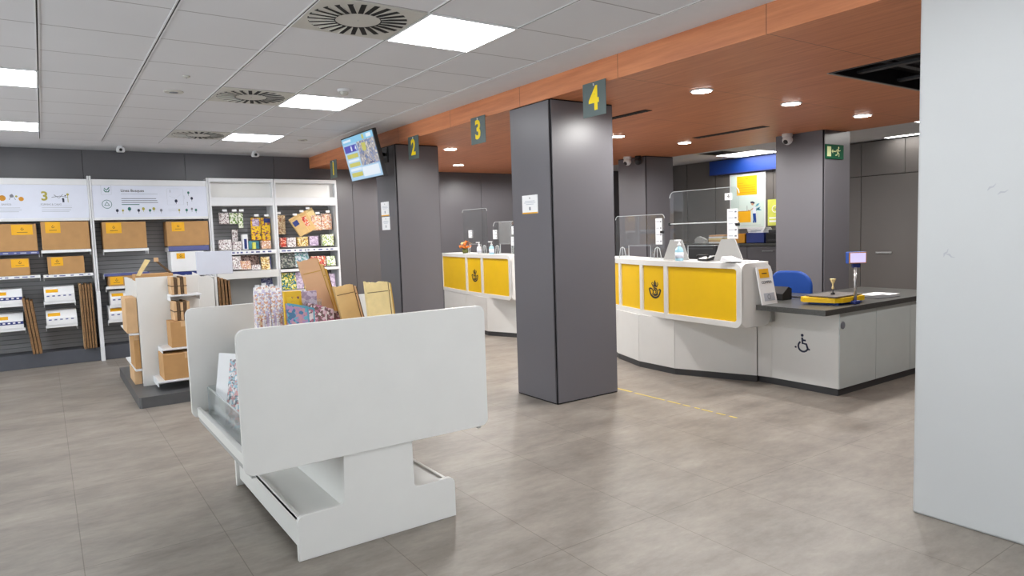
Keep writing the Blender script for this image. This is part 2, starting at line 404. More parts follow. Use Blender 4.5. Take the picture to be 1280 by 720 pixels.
# walls
b = MB().box(-3.2,10.6,10.37,10.55,0,CE+.1,'joint_dark')
x = -3.1
while x < 10.4:
    b.box(x+.003,min(x+1.197,10.5),10.35,10.38,.0,CE,'panel_grey'); x += 1.2
struct(b, 'wall_back', 'dark grey panelled wall behind the shelving', 'wall')
b = MB().box(-3.3,-3.2,-3.2,10.5,0,.35,'white_paint').box(-3.3,-3.2,-3.2,10.5,2.45,CE+.1,'white_paint')
for y0, y1 in ((-3.2,1.7),(5.6,6.0),(9.6,10.5)): b.box(-3.3,-3.2,y0,y1,.35,2.45,'white_paint')
struct(b, 'wall_left', 'white shop front wall with large windows on the left side', 'wall')
for k, (y0, y1) in enumerate(((1.7,5.6),(6.0,9.6))):
    w = struct(MB().box(-3.258,-3.25,y0+.04,y1-.04,.39,2.41,'acrylic'), 'window_%d' % (k+1), 'large shop window in the left wall', 'window')
    MB().box(-3.29,-3.21,y0,y0+.05,.35,2.45,'dark_grey_plastic').box(-3.29,-3.21,y1-.05,y1,.35,2.45,'dark_grey_plastic').box(-3.29,-3.21,y0,y1,.35,.40,'dark_grey_plastic').box(-3.29,-3.21,y0,y1,2.40,2.45,'dark_grey_plastic').build('window_frame', w)
b = MB().box(-3.3,-.6,-3.3,-3.2,0,CE+.1,'white_paint').box(3.3,10.9,-3.3,-3.2,0,CE+.1,'white_paint').box(-.6,3.3,-3.3,-3.2,2.5,CE+.1,'white_paint').box(-.6,3.3,-3.3,-3.2,0,.12,'white_paint')
struct(b, 'wall_front', 'white shop front wall with a glazed entrance behind the viewpoint', 'wall')
w = struct(MB().box(-.56,3.26,-3.258,-3.25,.16,2.46,'acrylic'), 'window_3', 'glazed shop entrance behind the viewpoint', 'window')
MB().box(-.6,-.54,-3.29,-3.21,.12,2.5,'dark_grey_plastic').box(3.24,3.3,-3.29,-3.21,.12,2.5,'dark_grey_plastic').box(1.32,1.38,-3.29,-3.21,.12,2.5,'dark_grey_plastic').box(-.6,3.3,-3.29,-3.21,.12,.17,'dark_grey_plastic').box(-.6,3.3,-3.29,-3.21,2.45,2.5,'dark_grey_plastic').build('window_frame', w)
b = MB().box(10.24,10.5,6.26,10.6,0,CB+.1,'joint_dark').box(10.74,10.9,-3.2,6.26,0,CB+.1,'joint_dark').box(10.2,10.74,-3.2,3.55,0,CB,'panel_grey')
for y0, y1 in ((6.26,7.0),(7.0,8.19),(8.2,8.85),(8.86,9.6),(9.61,10.35)):
    b.box(10.2,10.25,y0+.003,y1-.003,0,CB,'cabinet_grey')
struct(b, 'wall_right', 'grey panelled rear wall of the back office', 'wall')
b = MB().box(3.46,4.1,-3.2,1.595,0,CE+.1,'white_paint',.012)
w = struct(b, 'wall_front_right', 'white wall end in the right foreground', 'wall')
b = MB()
for (y, zz, a) in ((1.283,1.58,.5),(1.24,1.555,.2),(1.444,1.275,-.6),(1.462,1.29,.9)):
    F = facing_x(3.4598, y, zz) @ R(a,'Z')
    b.stroke([(-.022,-.004),(-.008,.003),(.006,-.001),(.02,.005)], [.002,.009,.006,.002], 'scuff', F, .0006)
b.build('scuff', w)

# pillars clad in dark grey panels with a dark joint on each arris
def pillar(x0, x1, y0, y1, zt, label):
    b = MB().box(x0+.01,x1-.01,y0+.01,y1-.01,0,zt,'joint_dark')
    e = .018
    b.box(x0,x0+.02,y0+e,y1-e,.012,zt-.012,'pillar_grey').box(x1-.02,x1,y0+e,y1-e,.012,zt-.012,'pillar_grey')
    b.box(x0+e,x1-e,y0,y0+.02,.012,zt-.012,'pillar_grey').box(x0+e,x1-e,y1-.02,y1,.012,zt-.012,'pillar_grey')
    return struct(b, 'pillar', label, 'pillar')
pillar(3.44,4.14,4.40,4.98,SO,'large dark grey pillar in the middle, nearest the camera')
pillar(3.44,4.02,7.33,7.90,SO,'dark grey pillar behind the hanging screen')
pillar(7.45,8.05,7.25,7.85,SO,'dark grey pillar behind the long counter with a camera at its top')
pillar(7.53,8.10,4.50,5.14,CB,'dark grey pillar carrying the green exit sign')

# yellow tape on the floor
random.seed(3)
b = MB(); y = 3.2
while y < 5.3:
    L_ = random.uniform(.05,.14) if y < 3.9 else .35
    b.box(4.205,4.205+(.03 if y > 4 else .018),y,y+L_,0.0003,.0018,'tape_yellow'); y += L_+(random.uniform(.02,.05) if y < 4.0 else .0)
tag(b.build('floor_tape'), 'worn yellow tape line on the floor beside the middle pillar', 'tape', kind='thing')

# ================================================================ CEILING FITTINGS
def light_panel(x, y, label):
    t = thing('ceiling_light', label, 'ceiling light', (x+.3,y+.3,CE), 'square ceiling light panels')
    MB().box(x+.012,x+.588,y+.012,y+.588,CE-.006,CE+.004,'lamp_white').build('diffuser', t)
    b = MB()
    b.box(x+.0,x+.014,y,y+.6,CE-.009,CE+.004,'white_metal').box(x+.586,x+.6,y,y+.6,CE-.009,CE+.004,'white_metal')
    b.box(x+.014,x+.586,y,y+.014,CE-.009,CE+.004,'white_metal').box(x+.014,x+.586,y+.586,y+.6,CE-.009,CE+.004,'white_metal')
    b.build('frame', t)
LX = 1.865
light_panel(LX,3.436,'lit square ceiling panel right of the nearest round-slotted vent, largest of its row')
light_panel(LX,5.836,'lit square ceiling panel right of the middle round-slotted vent')
light_panel(LX,8.236,'lit square ceiling panel right of the farthest round-slotted vent')
light_panel(-.535,5.836,'lit square ceiling panel cut by the left edge, upper of the two')
light_panel(-.535,8.236,'lit square ceiling panel cut by the left edge, lower of the two')
for (x, y) in ((LX,1.036),(LX,-1.364)):
    light_panel(x,y,'lit square ceiling panel of the rows overhead, outside the picture')
def round_vent(x, y, label):
    t = thing('ceiling_vent', label, 'ceiling vent', (x+.3,y+.3,CE), 'square ceiling vents with a ring of slots')
    MB().box(x+.006,x+.594,y+.006,y+.594,CE-.007,CE+.003,'vent_face',.003).build('face_plate', t)
    b = MB()
    for k in range(24):
        M = T(x+.3,y+.3,CE-.0085) @ R(2*PI*k/24,'Z')
        b.box(.125,.275,-.0155,.0155,0,.003,'joint_dark',M=M)
    b.build('slot_ring', t)
    b = MB()
    for k in range(24):
        M = T(x+.3,y+.3,CE-.0085) @ R(2*PI*k/24,'Z')
        b.box(.13,.27,.0135,.0165,-.003,.002,'vent_face',M=M)
    b.build('vane_ring', t)
    MB().lathe([(.004,-.004),(.004,.001)],'steel',T(x+.3,y+.3,CE-.008),8).build('screw', t)
round_vent(1.265,3.436,'square ceiling vent with ring of slots, nearest and largest')
round_vent(1.265,5.836,'square ceiling vent with ring of slots, the middle one')
round_vent(1.265,8.236,'square ceiling vent with ring of slots, farthest, near the dark wall')
def detector(x, y, r, label):
    t = thing('smoke_detector', label, 'smoke detector', (x,y,CE))
    MB().lathe([(r,.001),(r,-.014),(r*.8,-.02)],'white_metal',T(x,y,CE)).build('base', t)
    MB().lathe([(r*.62,-.018),(r*.62,-.034),(r*.45,-.046),(.004,-.05)],'vent_face',T(x,y,CE)).build('sensor_dome', t)
detector(2.165,5.536,.055,'white smoke detector on the ceiling beside the middle light panel')
def flush(x, y, r, label, m2):
    t = thing('ceiling_speaker', label, 'ceiling speaker', (x,y,CE))
    MB().lathe([(r,.001),(r,-.004),(r*.9,-.008)],'vent_face',T(x,y,CE)).build('rim', t)
    MB().lathe([(r*.88,-.006),(.004,-.010)],m2,T(x,y,CE)).build('grille', t)
flush(.972,6.195,.075,'round grey flush ceiling speaker between the two left runners','ink_grey')
flush(2.765,8.542,.06,'small round dark ceiling grille near the hanging screen','ink_grey')
t = thing('ceiling_button', 'tiny round pale disc on a ceiling tile near the flush speaker', 'ceiling fitting', (.97,5.583,CE))
MB().lathe([(.025,.001),(.025,-.008),(.016,-.012)],'vent_face',T(.97,5.583,CE)).build('disc', t)
MB().lathe([(.006,-.01),(.005,-.016)],'ink_grey',T(.97,5.583,CE),8).build('pin', t)
for (x, y, lab) in ((.892,9.85,'small white ceiling camera above the two box bays'),(2.516,9.85,'small white ceiling camera above the bay of hanging goods')):
    t = thing('ceiling_camera', lab, 'security camera', (x,y,CE))
    MB().lathe([(.035,.001),(.035,-.02)],'white_metal',T(x,y,CE)).build('mount', t)
    MB().box(x-.045,x+.045,y-.04,y+.04,CE-.075,CE-.018,'white_metal',.012).build('housing', t)
    MB().lathe([(.018,0),(.018,.012)],'black_plastic',face_frame((x,y-.04,CE-.05),(1,0,0),(0,0,1)),12).build('lens', t)
# downlights in the soffit
def downlight(x, y, label, power=58):
    t = thing('downlight', label, 'downlight', (x,y,SO), 'round downlights in the wood soffit')
    MB().lathe([(.092,.001),(.092,-.006),(.078,-.009)],'white_metal',T(x,y,SO),28).build('rim', t)
    MB().lathe([(.076,-.006),(.076,-.011),(.004,-.012)],'spot_white',T(x,y,SO),28).build('diffuser', t)
    l = bpy.data.lights.new('downlight_lamp','SPOT'); l.energy = power; l.spot_size = math.radians(176); l.spot_blend = .35; l.shadow_soft_size = .07
    l.color = (1,.985,.96)
    o = bpy.data.objects.new('lamp', l); COL.objects.link(o); o.location = (0,0,-.03); o.parent = t
downlight(4.37,3.637,'round downlight in the wood soffit nearest the number 4 sign')
downlight(5.59,3.653,'round downlight in the wood soffit, middle of the front row of three')
downlight(6.93,3.73,'round downlight in the wood soffit nearest the white wall end')
downlight(6.81,5.946,'round downlight in the wood soffit beside the long slot diffuser')
downlight(5.553,5.841,'round downlight in the wood soffit against the right edge of the middle pillar')
downlight(4.298,7.529,'round downlight in the wood soffit right of the pillar behind the screen')
downlight(5.391,9.215,'round downlight in the wood soffit farthest back, near the dark wall')
downlight(6.6,9.2,'round downlight in the wood soffit hidden behind the middle pillar, far row')
downlight(4.30,9.2,'round downlight in the wood soffit hidden behind the pillar by the screen')
for x, q in ((5.6,'left'),(6.93,'right')): downlight(x,1.55,'unseen downlight added behind the white wall end, '+q+' one of the pair',28)  # extra unseen pair, added to brighten the side of the low desk
downlight(4.33,5.75,'round downlight in the wood soffit hidden behind the middle pillar, near row')
# slot diffusers
def slot(x0, x1, y0, y1, label, n=2):
    t = thing('slot_diffuser', label, 'slot diffuser', ((x0+x1)/2,(y0+y1)/2,SO))
    MB().box(x0,x1,y0,y1,SO-.004,SO+.002,'joint_dark').build('slot', t)
    b = MB()
    for i in range(1, n): b.box(x0+(x1-x0)*i/n-.004,x0+(x1-x0)*i/n+.004,y0,y1,SO-.008,SO-.001,'dark_grey_plastic')
    yy = y0+.06
    while yy < y1: b.box(x0,x1,yy-.004,yy+.004,SO-.006,SO-.001,'black_plastic'); yy += .07
    b.build('vane', t)
slot(4.575,4.665,4.45,5.02,'short black slot diffuser in the soffit beside the middle pillar')
slot(6.55,6.67,4.62,5.60,'long black slot diffuser in the soffit above the counter',3)
t = thing('ceiling_grille', 'large rectangular black grille opening in the wood soffit', 'ceiling grille', ((GX0+GX1)/2,(GY0+GY1)/2,SO))
b = MB().box(GX0,GX1,GY0,GY1,SO+.12,SO+.13,'joint_dark').box(GX0,GX0+.012,GY0,GY1,SO,SO+.13,'black_plastic').box(GX1-.012,GX1,GY0,GY1,SO,SO+.13,'black_plastic')
b.box(GX0,GX1,GY0,GY0+.012,SO,SO+.13,'black_plastic').box(GX0,GX1,GY1-.012,GY1,SO,SO+.13,'black_plastic'); b.build('recess', t)
b = MB().box(GX0-.012,GX1+.012,GY1-.004,GY1+.012,SO-.005,SO+.004,'grey_board').box(GX0-.012,GX1+.012,GY0-.012,GY0+.004,SO-.005,SO+.004,'grey_board')
b.box(GX0-.012,GX0+.004,GY0,GY1,SO-.005,SO+.004,'black_plastic').box(GX1-.004,GX1+.012,GY0,GY1,SO-.005,SO+.004,'black_plastic'); b.build('frame', t)
for x in (5.12,5.72): MB().box(x-.03,x+.03,GY0+.012,GY1-.012,SO+.03,SO+.05,'dark_grey_plastic').build('crossbar', t)
for y in (2.3,2.55): MB().box(GX0+.012,GX1-.012,y-.025,y+.025,SO+.055,SO+.075,'dark_grey_plastic').build('duct_rail', t)
# back-office ceiling lights
for (x0, x1, y0, y1, lab) in ((9.45,10.05,6.75,7.6,'lit ceiling panel above the poster in the back office'),(9.98,10.13,3.75,5.08,'lit strip along the back office ceiling above the grey cabinets'),(8.5,9.1,3.5,4.1,'unseen back office light panel added behind the white wall end')):  # last panel is an unseen extra, added to light the grey cabinets
    t = thing('ceiling_light', lab, 'ceiling light', ((x0+x1)/2,(y0+y1)/2,CB))
    MB().box(x0+.012,x1-.012,y0+.012,y1-.012,CB-.006,CB+.003,'lamp_back').build('diffuser', t)
    MB().box(x0,x1,y0,y0+.013,CB-.01,CB+.003,'white_metal').box(x0,x1,y1-.013,y1,CB-.01,CB+.003,'white_metal').box(x0,x0+.013,y0,y1,CB-.01,CB+.003,'white_metal').box(x1-.013,x1,y0,y1,CB-.01,CB+.003,'white_metal').build('frame', t)
t = thing('ceiling_vent', 'dark slatted vent in the back office ceiling near the lit panel', 'ceiling vent', (9.2,7.3,CB))
MB().box(8.95,9.4,7.05,7.55,CB-.006,CB+.003,'grey_board').build('frame', t)
b = MB()
for k in range(8): b.box(8.97+.052*k,9.005+.052*k,7.07,7.53,CB-.009,CB-.004,'joint_dark')
b.build('slot_ring', t)

# ================================================================ SIGNS ON THE FASCIA
def number_sign(n, y, label):
    t = thing('number_sign', label, 'sign', (3.415,y,2.282), 'hanging counter number signs')
    MB().box(3.412,3.418,y-.125,y+.125,2.282,2.53,'sign_grey',.0015).build('board', t)
    b = MB(); 
    b.text(n,.235,'sign_yellow',facing_x(3.4118,y,2.402),.002,bold=.007,sx=.9)
    b.build('numeral', t)
    MB().tube([(3.434,y,2.505),(3.409,y,2.505),(3.409,y,2.517)],.006,'white_metal').build('hook', t)
number_sign('4',3.83,'hanging grey sign with yellow number 4')
number_sign('3',5.45,'hanging grey sign with yellow number 3')
number_sign('2',6.79,'hanging grey sign with yellow number 2')
number_sign('1',9.27,'hanging grey sign with yellow number 1')

# notices on the pillars
def notice(y, z0, z1, w, label, foot, x=3.44):
    t = thing('notice', label, 'notice', (x-.002,y,z0))
    MB().box(x-.004,x-.0005,y-w/2,y+w/2,z0,z1,'paper').build('sheet', t)
    F = facing_x(x-.004, y, z0); h = z1-z0; b = MB()
    b.prism(arc(0,h*.84,.006,0,360,8)[:-1],.0008,'ink',F)
    for k, ww in enumerate((.62,.74,.5)): b.box(-w*ww/2,w*ww/2,h*(.66-.085*k),h*(.69-.085*k),0,.0008,'ink_pale',M=F)
    b.box(-.01,.01,h*.18,h*.36,0,.0008,'ink_grey',M=F)
    b.build('print', t)
    if foot: MB().box(-w/2,w/2,0,h*.07,0,.001,'sticker',M=F).build('border_strip', t)
notice(4.70,1.603,1.759,.22,'square white notice with yellow lower border on the middle pillar',True)
notice(7.665,1.695,1.864,.225,'upper white notice on the pillar behind the screen',True)
notice(7.655,1.526,1.684,.225,'lower white notice on the pillar behind the screen',False)

# exit sign and cameras
t = thing('exit_sign', 'green running-man exit sign on the far right pillar', 'sign', (7.735,4.49,2.185))
MB().box(7.548,7.92,4.484,4.499,2.185,2.352,'exit_green',.002).build('board', t)
F = facing_y(7.735,4.484,2.268); b = MB()
b.box(-.165,-.085,-.055,.058,0,.001,'exit_pale',M=F)
b.stroke([(-.07,.005),(.012,.005)],.012,'exit_pale',F,.001).prism([(-.075,.005),(-.045,.03),(-.045,-.02)],.001,'exit_pale',F)
b.prism([(.075+p[0],.05+p[1]) for p in arc(0,0,.013,0,360,10)[:-1]],.001,'exit_pale',F)
b.stroke([(.065,.035),(.055,-.01)],.022,'exit_pale',F,.001).stroke([(.065,.03),(.03,.02),(.02,-.0)],.009,'exit_pale',F,.001).stroke([(.068,.03),(.09,.012),(.112,.02)],.009,'exit_pale',F,.001)
b.stroke([(.058,-.008),(.085,-.022),(.08,-.055)],.012,'exit_pale',F,.001).stroke([(.054,-.008),(.04,-.035),(.008,-.04)],.012,'exit_pale',F,.001)
b.build('pictogram', t)
def turret(x, y, z, label, m='white_metal'):
    t = thing('security_camera', label, 'security camera', (x,y,z))
    Fm = T(x,y,z)
    MB().lathe([(.06,0),(.06,-.03),(.05,-.045)],m,Fm).build('mount', t)
    MB().lathe([(.004,.062),(.035,.05),(.056,.022),(.06,0),(.052,-.03),(.03,-.05)],m,T(x-.01,y-.01,z-.075) @ R(.9,'Y'),20).build('ball_housing', t)
    MB().lathe([(.03,0),(.026,.012),(.004,.016)],'black_plastic',face_frame((x-.05,y-.012,z-.1),(0,-1,0),(-.55,0,1)),16).build('lens', t)
turret(7.42,4.90,2.517,'white ball security camera at the top of the exit sign pillar')
turret(7.27,7.45,2.517,'white ball security camera at the far pillar behind the counter')
t = thing('security_camera', 'black dome security camera beside a white one on the far pillar', 'security camera', (7.36,7.32,2.517))
MB().lathe([(.045,0),(.045,-.05)],'black_plastic',T(7.36,7.32,2.517)).build('mount', t)
MB().lathe([(.05,-.045),(.055,-.08),(.04,-.12),(.004,-.135)],'black_plastic',T(7.36,7.32,2.517)).build('dome', t)

# ================================================================ HANGING SCREEN
SW, SH = .93, .52
top_c = Vector((3.0,7.395,2.605)); bot_c = Vector((3.115,7.395,2.112))
up = (top_c-bot_c).normalized()
F = face_frame((top_c+bot_c)/2, (0,-1,0), up)
t = thing('wall_screen', 'tilted display screen hanging from the ceiling showing queue numbers', 'screen', tuple((top_c+bot_c)/2))
MB().box(-SW/2,SW/2,-SH/2,SH/2,-.05,-.002,'black_plastic',.006,M=F).build('casing', t)
b = MB(); w, h = SW-.03, SH-.03
def rect(u0,u1,v0,v1,m,d=0): b.box(-w/2+u0*w,-w/2+u1*w,-h/2+v0*h,-h/2+v1*h,-.001,.0012+d,m,M=F)
rect(0,1,0,1,'scr_base'); rect(0,1,.86,1,'scr_head',.0004); rect(.04,.3,.905,.955,'scr_white',.0008); rect(.66,.72,.88,.98,'scr_yellow',.0008); rect(.8,.94,.89,.97,'scr_white',.0008)
rect(.03,.44,.66,.82,'scr_purple',.0004); rect(.46,1,.30,.855,'scr_photo',.0004); rect(.06,.42,.52,.62,'scr_yellow',.0004); rect(.06,.42,.32,.41,'scr_yellow',.0004); rect(.06,.42,.08,.18,'scr_yellow',.0004)
rect(.06,.42,.44,.49,'scr_white',.0004); rect(.06,.42,.22,.28,'scr_white',.0004); rect(.44,.95,.05,.27,'scr_white',.0003)
rect(.72,.86,.325,.345,'navy',.0008); rect(.60,.72,.62,.8,'scr_yellow',.0006)
b.text('8',.075,'scr_white',F @ T(-w*.24,h*.235,.0014),.001,bold=.003).text('4',.075,'scr_white',F @ T(-w*.10,h*.235,.0014),.001,bold=.003)
b.build('picture', t)
b = MB(); b.tube([tuple(F @ Vector((0,.05,-.05))),(3.25,7.5,2.42),(3.445,7.6,2.42)],.022,'black_plastic').box(-.12,.12,-.08,.16,-.07,-.045,'black_plastic',.006,M=F); b.box(3.425,3.445,7.5,7.7,2.32,2.5,'black_plastic',.004)
b.build('bracket', t)

# ================================================================ WALL SHELVING, FOUR BAYS
YF, YB = 9.97, 10.30          # front of the uprights, face of the slatted back
def bay(x0, x1, label, kind):
    cx = (x0+x1)/2
    t = thing('shelving_bay', label, 'shelving', (cx,(YF+YB)/2,0))
    b = MB().box(x0+.02,x1-.02,YB+.008,YB+.045,.1,2.27,'slat_gap')
    zz = .17
    while zz < 1.95: b.box(x0+.02,x1-.02,YB,YB+.01,zz+.004,min(zz+.05,1.96),'slat_grey'); zz += .054
    b.build('slat_back', t)
    MB().box(x0+.02,x1-.02,YF+.02,YB+.0,.0,.172,'base_grey',.004).build('base_plinth', t)
    for s, x in ((0,x0),(1,x1)):
        b = MB()
        a0, a1 = (x+.002,x+.022) if s == 0 else (x-.022,x-.002)
        if kind == 'open': b.box(a0,a1,YF+.06,YB+.045,.0,2.27,'white_metal').box(a0,a1,YF-.005,YF+.06,.88,2.315,'white_metal',.004).box(a0-.004 if s==0 else a0,a1 if s==0 else a1+.004,YF-.06,YF+.06,.0,.88,'white_metal',.004)
        else: b.box(a0-(.008 if s==1 else 0),a1+(.008 if s==0 else 0),YF-.005,YB+.045,.0,2.315,'white_metal',.004)
        b.build('side_upright', t)
    return t
hd1 = bay(-.86,.533,'shelving bay at the left edge with big boxes under a header with yellow 3','open')
hd2 = bay(.533,1.905,'shelving bay of spaced boxes under a header with small trees','open')
hd3 = bay(1.905,2.775,'narrow shelving bay left of the two with blank white headers','boxed')
hd4 = bay(2.775,3.70,'narrow shelving bay at the right end with blank white header','boxed')
F1 = facing_y(0,YF,0)
def hdr(t, x0, x1):
    MB().box(x0+.024,x1-.024,YF+.002,YF+.022,1.772,2.20,'paper_blue').box(x0+.024,x1-.024,YF-.003,YF+.26,2.20,2.275,'white_metal',.006).box(x0+.024,x1-.024,YF-.003,YF+.03,1.765,1.80,'white_metal',.005).build('header_panel', t)
hdr(hd1,-.86,.533); hdr(hd2,.533,1.905)
for t, x0, x1 in ((hd3,1.905,2.775),(hd4,2.775,3.70)):
    b = MB().box(x0+.03,x1-.03,YF+.07,YF+.085,2.03,2.27,'white_laminate').box(x0+.024,x1-.024,YF-.003,YB,2.262,2.315,'white_metal',.006).box(x0+.024,x1-.024,YF-.003,YF+.03,1.945,2.055,'white_metal',.005).box(x0+.024,x1-.024,YF,YB,1.94,1.95,'white_metal')
    b.build('header_panel', t)
# printing on the headers
FH = facing_y(0,YF+.002,0)
def lines(b, x0, x1, zs, m, h=.007):
    for z, k in zs: b.box(x0,x0+(x1-x0)*k,z-h/2,z+h/2,0,.0012,m,M=FH)
def blob(b, x, z, r, m, n=10, q=1.0): b.prism([(x+p[0],z+p[1]*q) for p in arc(0,0,r,0,360,n)[:-1]],.0013,m,FH)
b = MB()
b.text('3',.15,'olive_ink',FH @ T(.065,2.06,0),.0012,bold=.004)
b.stroke([(.135,2.05),(.22,2.065),(.30,2.05)],.006,'ink_grey',FH,.0012).stroke([(.16,2.08),(.21,2.04),(.25,2.085)],.006,'ink_grey',FH,.0012)
blob(b,.25,2.03,.012,'ink_navy'); b.box(.242,.262,1.99,2.03,0,.0012,'ink_navy',M=FH); blob(b,.30,2.085,.014,'olive_ink'); b.box(.297,.303,1.99,2.08,0,.0012,'olive_ink',M=FH); blob(b,.275,2.07,.008,'ink_navy')
b.text('FORMAS & CAJAS',.03,'ink_grey',FH @ T(.125,1.964,0),.0012,sx=.9)
lines(b,.028,.335,((1.925,1),(1.900,.96),(1.880,.9)),'ink_pale'); 
for x, z, r, m in ((-.345,2.04,.034,'amber'),(-.255,2.065,.02,'ink_grey'),(-.165,2.03,.026,'amber'),(-.21,2.06,.012,'olive_ink')): blob(b,x,z,r,m)
b.stroke([(-.28,2.02),(-.25,2.09),(-.22,2.02)],.006,'ink_grey',FH,.0012)
b.text('ENVÍOS',.03,'ink_grey',FH @ T(-.31,1.964,0),.0012,sx=.9); lines(b,-.43,-.17,((1.925,.95),(1.900,1),(1.880,.9)),'ink_pale')
b.box(.0,.335,1.945,1.948,0,.001,'ink_pale',M=FH)
b.build('header_print', hd1)
b = MB()
# two green marks
b.stroke(rrect(.655,.765,2.085,2.21,.004,1),.003,'ink_pale',FH,.0012,True)
b.stroke([(.685,2.145),(.70,2.12),(.735,2.12),(.745,2.15)],.012,'green_ink',FH,.0012).stroke([(.69,2.165),(.715,2.14),(.745,2.175)],.012,'green_ink',FH,.0012)
b.stroke(arc(.708,1.965,.052,0,360,24)[:-1],.006,'green_ink',FH,.0012,True).stroke([(.682,1.95),(.708,1.995),(.734,1.95)],.011,'green_ink',FH,.0012,True)
b.text('Línea Bosques',.046,'ink',FH @ T(.868,2.135,0),.0012,'LEFT',bold=.0006)
lines(b,.87,1.285,((2.095,1),),'ink_pale'); lines(b,.87,1.285,((2.035,.95),(2.010,.98),(1.985,1)),'ink_grey',.008); lines(b,.87,1.285,((1.96,.48),),'green_ink',.009)
for x, z, r, m in ((.815,1.885,.016,'ink_navy'),(.878,1.885,.012,'olive_ink'),(.952,1.905,.02,'green_ink'),(1.055,1.885,.016,'ink_navy'),(1.11,1.905,.017,'olive_ink'),(1.185,1.885,.015,'green_ink'),(1.23,1.905,.017,'olive_ink'),(1.315,1.885,.016,'ink_grey'),(1.53,1.885,.012,'olive_ink'),(1.62,1.885,.016,'green_ink'),(1.685,1.90,.013,'ink_grey'),(1.735,1.885,.015,'green_ink'),(1.655,2.115,.014,'green_ink'),(1.692,2.04,.016,'ink_navy'),(1.50,2.005,.018,'ink_navy'),(1.60,2.07,.004,'ink_pale'),(1.635,1.985,.006,'ink_grey')):
    blob(b,x,z,r,m,8,1.25); b.box(x-.002,x+.002,z-.04,z,0,.001,m,M=FH)
b.stroke(rrect(1.395,1.59,1.955,2.165,.004,1),.002,'ink_pale',FH,.0012,True); b.stroke([(1.42,2.07),(1.50,2.04),(1.56,2.09)],.002,'ink_pale',FH,.0012); b.text('1',.05,'ink_grey',FH @ T(1.435,2.13,0),.001)
lines(b,1.40,1.56,((1.90,.9),(1.875,.8)),'ink_pale',.004)
b.build('header_print', hd2)

# shelves: a part of the bay, its price strip a sub-part
def shelf(t, x0, x1, z, strip='paper', txt=True, depth=.30, h=.03, y=None):
    yf = YF-.02 if y is None else y
    s = MB().box(x0,x1,yf+.004,YB,z-.014,z,'white_metal').box(x0,x0+.006,yf+.05,YB,z-.07,z,'white_metal').box(x1-.006,x1,yf+.05,YB,z-.07,z,'white_metal').build('shelf', t)
    b = MB().box(x0,x1,yf,yf+.006,z-h,z+.004,strip,.001)
    if txt:
        FF = facing_y(0,yf,z); u = x0+.03
        while u < x1-.05:
            l = random.uniform(.02,.06); b.box(u,u+l,-h*.65,-h*.25,0,.0012,'ink_pale' if strip != 'paper' else 'strip_blue',M=FF); u += l+random.uniform(.02,.06)
    b.build('price_strip', s)
random.seed(5)
shelf(hd1,-.62,-.035,1.405,'strip_blue'); shelf(hd1,-.015,.50,1.41,'paper',False)
shelf(hd1,-.62,-.045,1.118,'paper'); shelf(hd1,-.015,.50,1.112,'paper')
for z in (.79,.50): shelf(hd1,-.50,-.235,z,'paper',False); shelf(hd1,-.035,.29,z,'paper',False)
shelf(hd2,.63,1.135,1.395,'paper',False); shelf(hd2,1.365,1.86,1.405,'strip_blue',False,h=.06); shelf(hd2,.61,1.12,1.09,'strip_blue',False); shelf(hd2,1.38,1.80,1.065,'navy',False,h=.05)
shelf(hd2,.625,1.14,.925,'paper',False); shelf(hd2,.65,1.0,.69,'paper',False); shelf(hd2,.62,1.0,.50,'paper',False)
shelf(hd3,1.93,2.75,1.312,'paper',True,h=.05); shelf(hd3,1.93,2.75,1.03,'white_laminate',False,h=.10,y=YF-.10)
shelf(hd4,2.80,3.675,1.308,'paper',True,h=.045); shelf(hd4,2.80,3.675,1.018,'paper',False,h=.035); shelf(hd4,2.80,3.675,.71,'paper',True,h=.05)
MB().box(1.93,2.75,YB-.06,YB-.01,.2,.93,'grey_board',.003).build('lower_panel', hd3)

# cartons
def carton(x0, x1, z0, z1, label, group=None, st=(.09,.37,.0,.30), y0=9.95, y1=10.26, m='cardboard', stm='sticker', em=True, c='box'):
    t = thing('cardboard_box' if m != 'paper' else 'white_box', label, c, ((x0+x1)/2,(y0+y1)/2,z0), group)
    MB().box(x0,x1,y0,y1,z0,z1,m,.004).build('body', t)
    w, h = x1-x0, z1-z0
    b = MB().box(x0+.001,x1-.001,(y0+y1)/2-.0015,(y0+y1)/2+.0015,z1-.001,z1+.0006,'cardboard_dark' if m != 'paper' else 'ink_pale')
    b.build('lid_seam', t)
    if st:
        u0, u1 = x0+st[0]*w, x0+st[1]*w; v1 = z1-.004-st[2]*h; v0 = z1-(st[3])*h
        FF = facing_y((u0+u1)/2,y0,(v0+v1)/2); a, c_ = (u1-u0)/2, (v1-v0)/2
        b = MB().box(-a,a,-c_,c_,0,.0012,stm,M=FF)
        if em:
            b.stroke([(-.012,.006),(-.004,-.010),(.010,-.008),(.014,.006)],.006,'ink',FF @ T(0,c_*.1,.001),.0008).prism([(p[0],p[1]+.014) for p in arc(0,0,.006,0,360,6)[:-1]],.0018,'ink',FF @ T(0,c_*.1,0))
            b.box(-a*.5,a*.5,-c_*.55,-c_*.45,0,.0018,'cardboard_dark',M=FF)
        b.build('sticker', t)
    return t
G = 'cartons with yellow stickers on the wall shelving'
carton(-.55,-.045,1.412,1.735,'large sealed cardboard box cut by the left edge, top shelf',G,(.52,.93,.02,.40))
carton(.0,.492,1.416,1.755,'large cardboard box on top shelf left of the white uprights',G,(.09,.40,.0,.40))
carton(-.58,-.142,1.125,1.328,'mid-sized cardboard box cut by the left edge, second shelf',G,(.60,.98,.02,.52))
carton(.037,.413,1.119,1.33,'mid-sized cardboard box on second shelf left of the white uprights',G,(.10,.42,.02,.52))
carton(.635,1.12,1.402,1.742,'large cardboard box alone under the left of the tree-printed header',G,(.08,.43,.02,.42))
